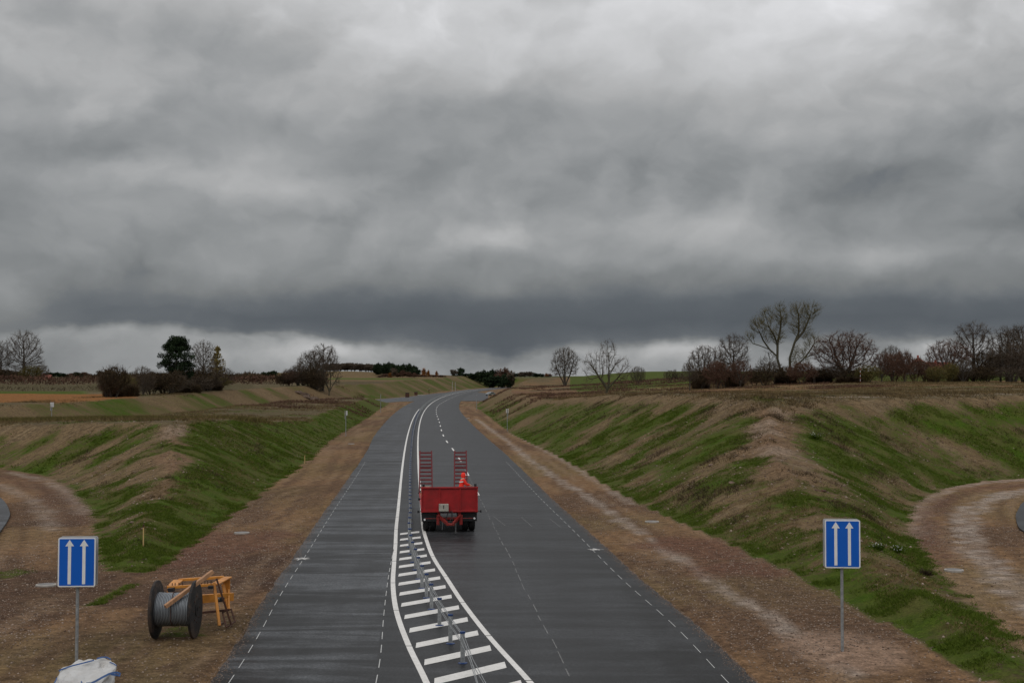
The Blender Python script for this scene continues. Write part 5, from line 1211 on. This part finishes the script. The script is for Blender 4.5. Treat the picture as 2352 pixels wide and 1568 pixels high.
# ---- left group
put('big', 55, 540, 762, 'largest bare round-crowned tree near the left edge', wpx=86, sink=.5)
put('tall', 2, 540, 785, 'bare tree cut off by the left edge beside the big round-crowned one', wpx=50, sink=.5, rz=1)
put('bgreen', 72, 520, 840, 'dark evergreen bush at the foot of the big left tree', wpx=46, cat='bush'); put('bgrey', 96, 525, 838, 'thin leafless bush right of the big left tree', wpx=34, cat='bush')
for i, (x, t_) in enumerate([(5,848),(25,852),(45,853),(-10,846)]): put('bbrown', x, 530, t_, 'dark leafless bush in the thicket under the big left trees', wpx=50, cat='bush', group='thicket under the big left trees', rz=i)
put('pine', 408, 280, 773, 'dense dark green pine in the left copse', wpx=82, sink=.3)
put('tall', 467, 300, 784, 'bare tree between the dark pine and the yellowing larch', wpx=58, rz=2)
put('larch', 500, 314, 792, 'yellowing larch on the right of the dark pine', wpx=62, sink=.2)
LB = [(262,847,66,'bbrown'),(245,858,44,'bbrown2'),(280,862,60,'bgreen'),(300,874,50,'low'),(330,848,56,'bgrey'),(348,858,70,'bbrown'),(380,850,84,'bbrown2'),(412,858,84,'bbrown'),(445,850,74,'bbrown2'),(478,842,84,'bgrey'),(505,850,66,'bbrown'),(250,866,44,'bred'),(455,864,70,'bgrey'),(395,866,70,'bgrey'),(492,862,74,'bgreen'),(430,878,80,'low'),(480,872,80,'low'),(262,882,60,'low')]
for i, (x, t_, w, k) in enumerate(LB):
    Y = 69.5*2966/(1176-x)+3+(i % 3)*4; kk = k.replace('2','').replace('low','bbrown')
    if i % 3 == 1 and k != 'low': k = kk = ('fan','dome','sparse')[i//3 % 3]; t_ -= 5
    put(k, x, Y, t_+((i*7) % 11)-6, {'fan':'small many-stemmed bare tree inside the left copse','dome':'small bushy bare tree inside the left copse','sparse':'small thin bare tree inside the left copse','bbrown':'dark brown bush in the undergrowth of the left copse','bgreen':'olive green bush low in the left copse','bgrey':'taller wispy grey bush in the left copse','bred':'reddish bush in the undergrowth of the left copse'}[kk], wpx=w, cat='bush', group='undergrowth of the left copse', rz=i*1.3, sink=.3)
# center-left clump
put('tall', 742, 395, 792, 'tall bare tree leaning right on the bank left of the road', wpx=72, rz=4); put('sparse', 756, 392, 800, 'slender bare tree at the right end of the clump on the left bank', wpx=62, rz=.6)
put('fan', 715, 398, 806, 'bare many-stemmed tree in the middle of the clump on the left bank', wpx=66, rz=1); put('sparse', 688, 400, 826, 'low sparse tree on the left side of the clump on the left bank', wpx=52, rz=2)
for i, (x, t_, w, k) in enumerate([(668,848,44,'bred'),(684,838,46,'fan'),(712,842,46,'bbrown2'),(735,850,40,'bgrey'),(660,856,34,'bgrey'),(648,858,30,'bbrown'),(700,856,50,'bgrey'),(725,860,50,'bbrown2')]): put(k, x, 392, t_, 'leafless bush at the foot of the clump of trees on the left bank', wpx=w, cat='bush', group='bushes of the clump on the left bank', rz=i)
# ---- centre woods
rr = random.Random(9)
for i in range(17): x = 752+i*8+rr.uniform(-3,3); put('fbrown', x, 960+rr.uniform(-10,10), 829+abs(i-6)*.5+rr.uniform(-2,2.5), 'bare tree in the row of woodland on the brown hill', wpx=rr.uniform(24,31), group='row of bare woodland trees on the hill', rz=i, kx=1)
WD = [(866,832),(880,833),(893,830),(905,833),(917,836),(880,842),(925,834),(938,833),(950,838),(957,846),(870,846),(892,846),(908,846),(930,846),(944,848)]
for i, (x, t_) in enumerate(WD): put('fdark', x, 880+rr.uniform(-15,15), t_, 'dark conifer in the wood beyond the bend', wpx=rr.uniform(16,22), group='dark conifers of the wood beyond the bend', rz=i)
for i, (x, t_, k) in enumerate([(885,858,'fred'),(897,856,'forange'),(912,856,'fred'),(925,850,'fred'),(940,854,'fred'),(952,856,'fred'),(905,840,'fbrown'),(872,862,'fred')]): put(k, x, 800, t_, 'russet shrub at the front of the wood beyond the bend', wpx=18, cat='shrub', group='russet shrubs in front of the far wood', rz=i)
put('forange', 974, 850, 846, 'orange-leaved tree at the right end of the far wood', wpx=20); put('forange', 984, 850, 850, 'lower orange-leaved tree beside the first at the end of the far wood', wpx=14, rz=2); put('forange', 1003, 870, 852, 'small yellowish tree standing alone right of the orange ones', wpx=12)
for i, x in enumerate((962,968,1012,995)): put('fred', x, 840, 861, 'low russet shrub between the far wood and the bend', wpx=24, cat='shrub', group='low russet shrubs near the bend', rz=i)
put('fbrown', 1043, 1060, 845, 'dark left half of the pair of small trees above the bend', wpx=18, rz=1); put('fdark', 1058, 1060, 843, 'broad-topped right half of the pair of small trees above the bend', wpx=17, rz=2)
for i, (x, t_, w, k) in enumerate([(1030,862,20,'fred'),(1050,860,26,'fdark'),(1070,857,26,'fdark'),(1085,856,26,'fdark'),(1100,852,26,'fdark'),(1112,848,28,'fdark'),(1128,846,30,'fdark'),(1145,848,30,'fred'),(1160,845,34,'fred'),(1172,850,26,'fbrown'),(1165,856,34,'fdark'),(1145,862,40,'fdark'),(1125,862,34,'fdark')]): put(k, x, 930 if i < 9 else 900, t_, 'dark round tree in the clump above the end of the road', wpx=w, group='clump of trees above the end of the road', rz=i)
put('fbrown', 1165, 1000, 842, 'bare grey tree rising behind the dark clump above the end of the road', wpx=30, rz=5)
for i, (x, t_, w, k) in enumerate([(1195,854,20,'fbrown'),(1205,851,24,'fbrown'),(1217,850,24,'fbrown'),(1232,856,18,'fdark'),(1243,857,16,'fdark'),(1255,857,16,'forange'),(1262,858,14,'fred'),(1183,857,16,'fdark')]): put(k, x, 1150, t_, 'small distant tree on the skyline left of the lone bare trees', wpx=w, group='distant skyline trees near the centre', rz=i)
# ---- distant left tree line
for i in range(64):
    x = 92+i*8.9+rr.uniform(-4,4); t_ = 858-2.5*math.sin(i*.21)+rr.uniform(-3,3); k = rr.choice(['fdark','fbrown','fdark','fred'])
    if i in (15,16,17): t_ -= 8; k = 'fbrown'
    if x > 655: break
    put(k, x, 1050+rr.uniform(-20,60), t_, 'distant tree on the long tree line along the left horizon', wpx=rr.uniform(14,24), group='tree line along the left horizon', rz=i)
for (x, t_) in ((252,844),(283,850)): put('fbrown', x, 1000, t_, 'rounded bare tree standing above the left tree line' if x < 260 else 'smaller rounded bare tree right of the one above the left tree line', wpx=24 if x < 260 else 16, rz=x)
put('fdark', 625, 700, 850, 'dark bush-like tree on the horizon left of the centre clump', wpx=30); put('fdark', 608, 700, 853, 'lower dark tree beside the dark one on the horizon', wpx=22, rz=3)
# hedges (one growing thing each)
def hedge(pts, w, hgt, m_, label, seed, dens_=26, tw=.22, ln=.6):
    rs = np.random.RandomState(seed); P_ = np.array(pts, float); segl = np.hypot(*(P_[1:]-P_[:-1]).T); tot = segl.sum(); n_ = int(tot*dens_); t = rs.rand(n_)*tot; cs = np.concatenate([[0],np.cumsum(segl)]); i = np.clip(np.searchsorted(cs, t)-1,0,len(segl)-1); f = (t-cs[i])/segl[i]
    xy = P_[i]+(P_[i+1]-P_[i])*f[:,None]+rs.randn(n_,2)*w*.4; hh = hgt*(.6+.7*fbm(t/9, t*0+seed, 3)); z = terrain(xy[:,0], xy[:,1])+rs.rand(n_)**.8*hh; b = np.stack([xy[:,0], xy[:,1], z],1); d = rs.randn(n_,3)*.6; d[:,2] = np.abs(d[:,2])+.5
    V, Fc = tris_np(b, b+d*ln, np.full(n_, tw), rs); o = mesh_np('hedge', V, Fc, M[m_], None, False, {'rnd': np.repeat(rs.rand(n_),3)}); return tag(o, label, 'hedge')
hedge([(-260,425),(-150,420),(-85,425),(-62,430)], 4, 2.6, 'twigred', 'long red-brown hedge across the left fields behind the copse', 3, 40, .3, .8)
hedge([(-190,560),(-120,560),(-100,520)], 4, 3, 'twigdark', 'dark hedge in front of the left tree line', 6, 30, .35, .9)
hedge([(-175,275),(-130,290),(-92,300)], 2, .9, 'twigdark', 'low dark hedge beside the left copse', 4, 16, .12, .4)
hedge([(30,262),(60,258),(105,258)], 2.5, .8, 'deadgrass', 'strip of rusty dead weeds in front of the right-hand trees', 5, 60, .05, .5)
hedge([(20,315),(52,325),(70,330)], 2.0, .9, 'twigred', 'low russet hedge crossing the green field on the right', 7, 20, .15, .5)
# ---- right group
put('fan', 1297, 400, 799, 'lone narrow bare tree with fanned stems on the field edge right of the road', wpx=62)
put('sparse', 1393, 255, 782, 'wide low-forking bare tree standing alone right of the road', wpx=106)
put('dome', 1465, 345, 842, 'small dense bushy tree on the green field', wpx=34, cat='tree')
for (x, t_, w) in ((1538,850,26),(1560,854,20),(1550,848,12)): put('bgrey', x, 330, t_, 'faint grey bush on the edge of the green field', wpx=w, cat='bush', group='faint bushes on the green field', rz=x)
put('dome', 1622, 255, 796, 'dense round-topped bare tree at the left end of the right-hand row', wpx=84)
put('tall', 1684, 258, 769, 'bare tree with rounded fan crown between the round one and the tall twin willow', wpx=74, rz=2)
put('sparse', 1765, 262, 806, 'low sparse tree in front of the tall twin willow', wpx=90, rz=1)
put('twinA', 1795, 258, 696, 'left leaning stem of the tallest twin willow on the right', sink=.2); put('twinB', 1814, 257, 691, 'right upright stem of the tallest twin willow on the right', sink=.2)
put('round', 1940, 250, 764, 'broad spreading bare tree right of the twin willow', wpx=140)
put('dome', 2048, 262, 796, 'low rounded bare tree left of the farmhouse', wpx=54, rz=1)
put('round', 2178, 255, 782, 'wide bare tree in front of the farmhouse wing', wpx=100, rz=2.2); put('tall', 2236, 258, 742, 'tall bare tree with a wide open crown right of the farmhouse', wpx=92, rz=1.1)
put('tall', 2312, 262, 752, 'tall dense bare tree near the right edge', wpx=80, rz=3); put('fan', 2352, 258, 748, 'bare tree cut off by the right edge', wpx=110, rz=2); put('dome', 2325, 250, 790, 'dense bushy tree in front of the ones at the right edge', wpx=110, rz=3)
rr = random.Random(4)
BB = [(1588,842,44),(1612,846,60),(1640,838,60),(1668,842,64),(1700,834,66),(1728,846,60),(1752,840,60),(1780,846,70),(1812,838,66),(1842,842,70),(1872,848,66),(1900,846,70),(1930,850,70),(1962,844,70),(1990,838,60),(2020,822,64),(2050,818,60),(2078,812,60),(2100,818,50),(2124,838,44),(2150,850,50),(2186,840,50),(2212,830,60),(2240,838,60),(2268,820,64),(2296,816,70),(2326,812,70),(2352,816,70),(1605,856,60),(1690,858,70),(1800,858,70),(1880,860,80),(1950,862,80),(2140,856,46),(2200,860,60),(2260,852,70),(2320,846,70)]
for i, (x, t_, w) in enumerate(BB):
    k = rr.choice(['bbrown','bred','bbrown2','bgreen','bgrey']) if x < 2000 else rr.choice(['bred','bred','bbrown']) if x < 2130 else rr.choice(['bbrown','bgreen','bbrown2','bred'])
    if t_ > 855: k = 'low'
    elif rr.random() < .42: k = rr.choice(['dome','fan','round','tall']); t_ -= 4
    wob = rr.uniform(-13,3)
    put(k, x+rr.uniform(-5,5), 246+rr.uniform(-3,10), t_+wob, {'bbrown':'dark brown bush in the undergrowth below the right-hand row of trees','bred':'reddish leafless bush in the undergrowth below the right-hand row of trees','bgreen':'olive bush in the undergrowth below the right-hand row of trees','bgrey':'wispy grey bush in the undergrowth below the right-hand row of trees','dome':'small bushy bare tree within the right-hand row','fan':'small many-stemmed bare tree within the right-hand row','round':'small reddish bare tree within the right-hand row','tall':'small slender bare tree within the right-hand row'}[{'2':'2'}.get(k,k).replace('2','').replace('low','bbrown')], wpx=w*rr.uniform(.7,1.05), cat='bush', group='undergrowth below the right-hand trees', rz=i*1.7)
# unused prototypes
for k, pr in TREES.items():
    if not pr[3]:
        for ch in list(pr[0].children): bpy.data.objects.remove(ch)
        bpy.data.objects.remove(pr[0])

# ------------------------------------------------------------------ ground cover: grass, dead weeds, stones
def scatter(n_, x0, x1, y0, y1, prob, rs, chunk=400000):
    """rejection sampling on the terrain grid attributes"""
    got = []; need = n_
    from_x = gx; from_y = gy
    while need > 0:
        x = rs.uniform(x0, x1, chunk); y = y0*(y1/y0)**rs.rand(chunk)
        vis = np.abs(x) < .42*y+3; x = x[vis]; y = y[vis]
        i = np.clip(np.searchsorted(from_x, x)-1, 0, len(gx)-2); j = np.clip(np.searchsorted(from_y, y)-1, 0, len(gy)-2)
        p = prob[j, i]; k = rs.rand(len(x)) < p; got.append(np.stack([x[k], y[k]],1)); need -= k.sum()
        if len(got) > 40: break
    P_ = np.concatenate(got)[:n_]; return P_
def hz(x, y):   # bilinear height on the mesh
    i = np.clip(np.searchsorted(gx, x)-1, 0, len(gx)-2); j = np.clip(np.searchsorted(gy, y)-1, 0, len(gy)-2); fx = (x-gx[i])/(gx[i+1]-gx[i]); fy = (y-gy[j])/(gy[j+1]-gy[j])
    return (h3[j,i]*(1-fx)+h3[j,i+1]*fx)*(1-fy)+(h3[j+1,i]*(1-fx)+h3[j+1,i+1]*fx)*fy
def blades(name, P_, per, h, w, spread, m_, seed, lean=.5, rndf=None):
    rs = np.random.RandomState(seed); n_ = len(P_)*per; xy = np.repeat(P_, per, 0)+rs.randn(n_,2)*spread; z = hz(xy[:,0], xy[:,1])-.01
    b = np.stack([xy[:,0], xy[:,1], z],1); hh = rs.uniform(.5,1.1,n_)*np.repeat(rs.uniform(.6,1.2,len(P_)),per)*h; d = rs.randn(n_,3)*lean; d[:,2] = 1; tip = b+d*hh[:,None]
    V, Fc = tris_np(b, tip, np.full(n_, w)*rs.uniform(.7,1.3,n_), rs); rn = np.repeat(np.clip(np.repeat(rs.rand(len(P_)),per)*.6+rs.rand(n_)*.4,0,1),3)
    o = mesh_np(name, V, Fc, m_, None, False, {'rnd': rn}); return tag(o, kind='stuff')
RG = np.random.RandomState(77); gg = g.reshape(GX.shape); okz = (da > .15)
pg1 = okz*np.clip((gg-.42)*1.9, 0, 1)*(dmin > -.5); pg1 = np.where(dmin < 0, okz*np.clip(gg-.3,0,1)*.35, pg1)
# mask with fine noise so tufts gather in patches
pgn = np.clip((fbm(GX*.8, GY*.8+5, 3)-.38)*4, 0, 1)
P1 = scatter(52000, -34, 36, 26, 115, pg1*pgn, RG); tag(blades('grass', P1, 7, .10, .018, .065, M['grassblade'], 1, .7), 'short green grass on the cut slopes', 'grass')
P2 = scatter(12000, -60, 60, 90, 260, pg1*pgn, RG); tag(blades('grass', P2, 4, .16, .05, .15, M['grassblade'], 2, .7), 'short green grass on the far cut slopes', 'grass')
pd = okz*(dmin > .6)*np.clip((fbm(GX*.5+31, GY*.5, 4)-.52)*5, 0, 1)
P3 = scatter(11000, -34, 36, 30, 120, pd*(gg < .95), RG); tag(blades('dead_grass', P3, 6, .12, .016, .07, M['deadgrass'], 3, .9), 'bleached dead grass tufts on the slopes', 'dead grass')
# dark weed clumps along the slopes and the plateaus
pw = okz*(dmin > 1.2)*np.clip((fbm(GX*.35+11, GY*.30, 4)-.60)*9, 0, 1)*np.where(mainL, .5, 1)
P4 = scatter(1200, -36, 40, 48, 150, pw, RG); tag(blades('weeds', P4, 24, .24, .022, .22, M['twigdark'], 4, .7), 'dark dead weeds in clumps on the slopes', 'weeds')
pp = okz*(onslope < .25)*(dmin > 0)*np.clip((fbm(GX*.16+3, GY*.12, 4)-.36)*4, 0, 1)*(1-tr*.95)
P5 = scatter(9000, -75, 95, 84, 270, pp, RG); tag(blades('weeds', P5, 8, .30, .05, .30, M['weed'], 5, .6), 'low brown weeds covering the plateaus above the cutting', 'weeds')
P6 = scatter(7000, -75, 95, 84, 280, pp, RG); tag(blades('dead_grass', P6, 8, .30, .04, .30, M['deadgrass'], 6, .6), 'straw-coloured dead grass on the plateaus above the cutting', 'dead grass')
P7 = scatter(5000, -60, 60, 200, 420, okz*(dmin > 1)*(pt_ > .5), RG); tag(blades('weeds', P7, 6, .45, .12, .5, M['twigred'], 7, .6), 'rusty weeds on the far banks', 'weeds')
P8 = scatter(3500, -60, -22, 112, 145, okz*dk, RG); tag(blades('weeds', P8, 10, .5, .05, .35, M['twiggreen'], 8, .6), 'dark rank weeds along the back edge of the left spur', 'weeds')
# stones
def stones(name, P_, smin, smax, seed, label, flatk=.6):
    rs = np.random.RandomState(seed); n_ = len(P_); s = smin*(smax/smin)**(rs.rand(n_)**2.2); z = hz(P_[:,0], P_[:,1]); c = np.stack([P_[:,0], P_[:,1], z+s*.15],1)
    base = np.array([(1,0,0),(0,1,0),(-1,0,0),(0,-1,0),(0,0,1),(0,0,-1)], float); V = base[None]*s[:,None,None]*rs.uniform(.6,1.2,(n_,6,1)); V[:,:,2] *= flatk; a = rs.rand(n_)*6.28; ca, sa = np.cos(a), np.sin(a)
    X2 = V[:,:,0]*ca[:,None]-V[:,:,1]*sa[:,None]; Y2 = V[:,:,0]*sa[:,None]+V[:,:,1]*ca[:,None]; V[:,:,0] = X2; V[:,:,1] = Y2; V = (V+c[:,None]).reshape(-1,3)
    fb = np.array([(0,1,4),(1,2,4),(2,3,4),(3,0,4),(1,0,5),(2,1,5),(3,2,5),(0,3,5)]); Fc = (np.arange(n_)[:,None,None]*6+fb[None]).reshape(-1,3)
    o = mesh_np(name, V, Fc, M['stone'], None, False, {'rnd': np.repeat(rs.rand(n_),6)}); return tag(o, label, 'stones', kind='stuff')
stones('gravel', scatter(52000, -30, 34, 26, 75, okz*(dmin < 0)*(.25+.75*np.clip((n1-.42)*5,0,1)), RG), .009, .045, 1, 'loose gravel scattered over the bare verges')
stones('stones', scatter(7000, -34, 38, 30, 110, okz*(dmin > .5)*(gg < .8), RG), .015, .10, 2, 'loose stones scattered over the slopes')
# grit kicked onto the edges of the asphalt
rs = np.random.RandomState(31); n_ = 9000; yy = 26*(90/26)**rs.rand(n_); sd_ = rs.rand(n_) < .5; off = np.abs(rs.randn(n_))*.16; xx = np.where(sd_, smooth_x(EDGE_L, yy)+off-.06, smooth_x(EDGE_R, yy)-off+.06); s0 = rs.uniform(.006,.022,n_)
base = np.array([(1,0,0),(-.5,.87,0),(-.5,-.87,0),(0,0,.8)], float); V = (base[None]*s0[:,None,None]*rs.uniform(.6,1.3,(n_,4,1))+np.stack([xx,yy,np.full(n_,RZ+.001)],1)[:,None]).reshape(-1,3)
Fc = (np.arange(n_)[:,None,None]*4+np.array([(0,1,3),(1,2,3),(2,0,3)])[None]).reshape(-1,3); tag(mesh_np('grit', V, Fc, M['stone'], None, False, {'rnd': np.repeat(rs.rand(n_)*.7,4)}), 'fine grit scattered along both edges of the asphalt', 'grit', kind='stuff')
# individual bigger rocks picked out in the photo
for i, (fx, fy, s, lb) in enumerate([(1784,1178,.22,'pale reddish rock lying on the bare crest of the right spur'),(326,1272,.16,'flat pale rock on the left spur'),(1820,1258,.13,'small pale rock left of the right blue sign on the slope'),(2003,1197,.22,'dark flat rock halfway down the right spur'),(1732,1135,.2,'reddish rock near the top of the right slope'),(1610,1198,.14,'small rock in the grass low on the right slope')]):
    X, Y, z0 = place_at(fx, fy); rs = random.Random(i); mm = MB()
    for a in range(10):
        for b in range(6): pass
    s *= .7; prof = [(0,.6*s),(.55*s,.5*s),(.9*s,.2*s),(1.0*s,-.1*s),(.6*s,-.3*s)]; mm.lathe(prof, n=11); mm.v = [Vector((v_.x*rs.uniform(.8,1.2)*1.2, v_.y*rs.uniform(.8,1.2), v_.z*rs.uniform(.8,1.1))) for v_ in mm.v]
    o = mm.build('rock', M['rockc'] if i != 3 else M['rust']); o.location = (X, Y, z0); o.rotation_euler = (.1,.1,i); tag(o, lb, 'rock')
# spoil heap of soil clods on the left bank
rs = np.random.RandomState(5)
for i in range(16):
    t = i/15; X, Y = -62+10*t+rs.randn()*.6, 372+rs.randn()*2; mm = MB(); s = rs.uniform(.7,1.3); mm.lathe([(0,.6*s),(.7*s,.5*s),(1.1*s,.15*s),(1.2*s,-.3*s)], n=9); mm.v = [Vector((v_.x*rs.uniform(.7,1.4), v_.y*rs.uniform(.7,1.2), v_.z*rs.uniform(.7,1.2))) for v_ in mm.v]
    o = mm.build('soil_heap', M['soil'] if 'soil' in M else M['rust']); o.location = (X, Y, gz(X,Y)+.1); tag(o, 'clod of dug soil in the heap on the left bank', 'soil heap', 'heap of dug soil on the left bank')
# white-flowering weeds left as individual plants
for i, (fx, fy, s, lb) in enumerate([(2135,1338,.42,'flowering white weed clump on the grass right of the right blue sign'),(2180,1345,.46,'second white-flowered weed clump further right of the right blue sign'),(2250,1400,.36,'dark low weed clump on the narrow grassy ridge by the slip road'),(1985,1070,.7,'pale seeding weed clump halfway up the right-hand spur slope')]):
    X, Y, z0 = place_at(fx, fy); rs = np.random.RandomState(40+i); n_ = 420; r = empty('weed_plant', (X, Y, z0), 0, lb, 'weed'); q = rs.randn(n_,3)*.4; q[:,2] = np.abs(q[:,2])*.5
    b = q*s; V, Fc = tris_np(b*.6, b+rs.randn(n_,3)*.12*s+np.array((0,0,.2*s)), np.full(n_,.022), rs); mesh_np('leaves', V, Fc, M['grassblade'] if i != 2 else M['twigdark'], r, False, {'rnd': np.repeat(rs.rand(n_)*.5,3)})
    if i != 2:
        m2 = 46; c = b[rs.randint(0,n_,m2)]+np.array((0,0,.25*s)); o1 = rs.randn(m2,3)*.022; o2 = rs.randn(m2,3)*.022; V = np.stack([c,c+o1,c+o2],1).reshape(-1,3); mesh_np('flowers', V, np.arange(len(V)).reshape(-1,3), M['white'], r)
bpy.context.view_layer.update()
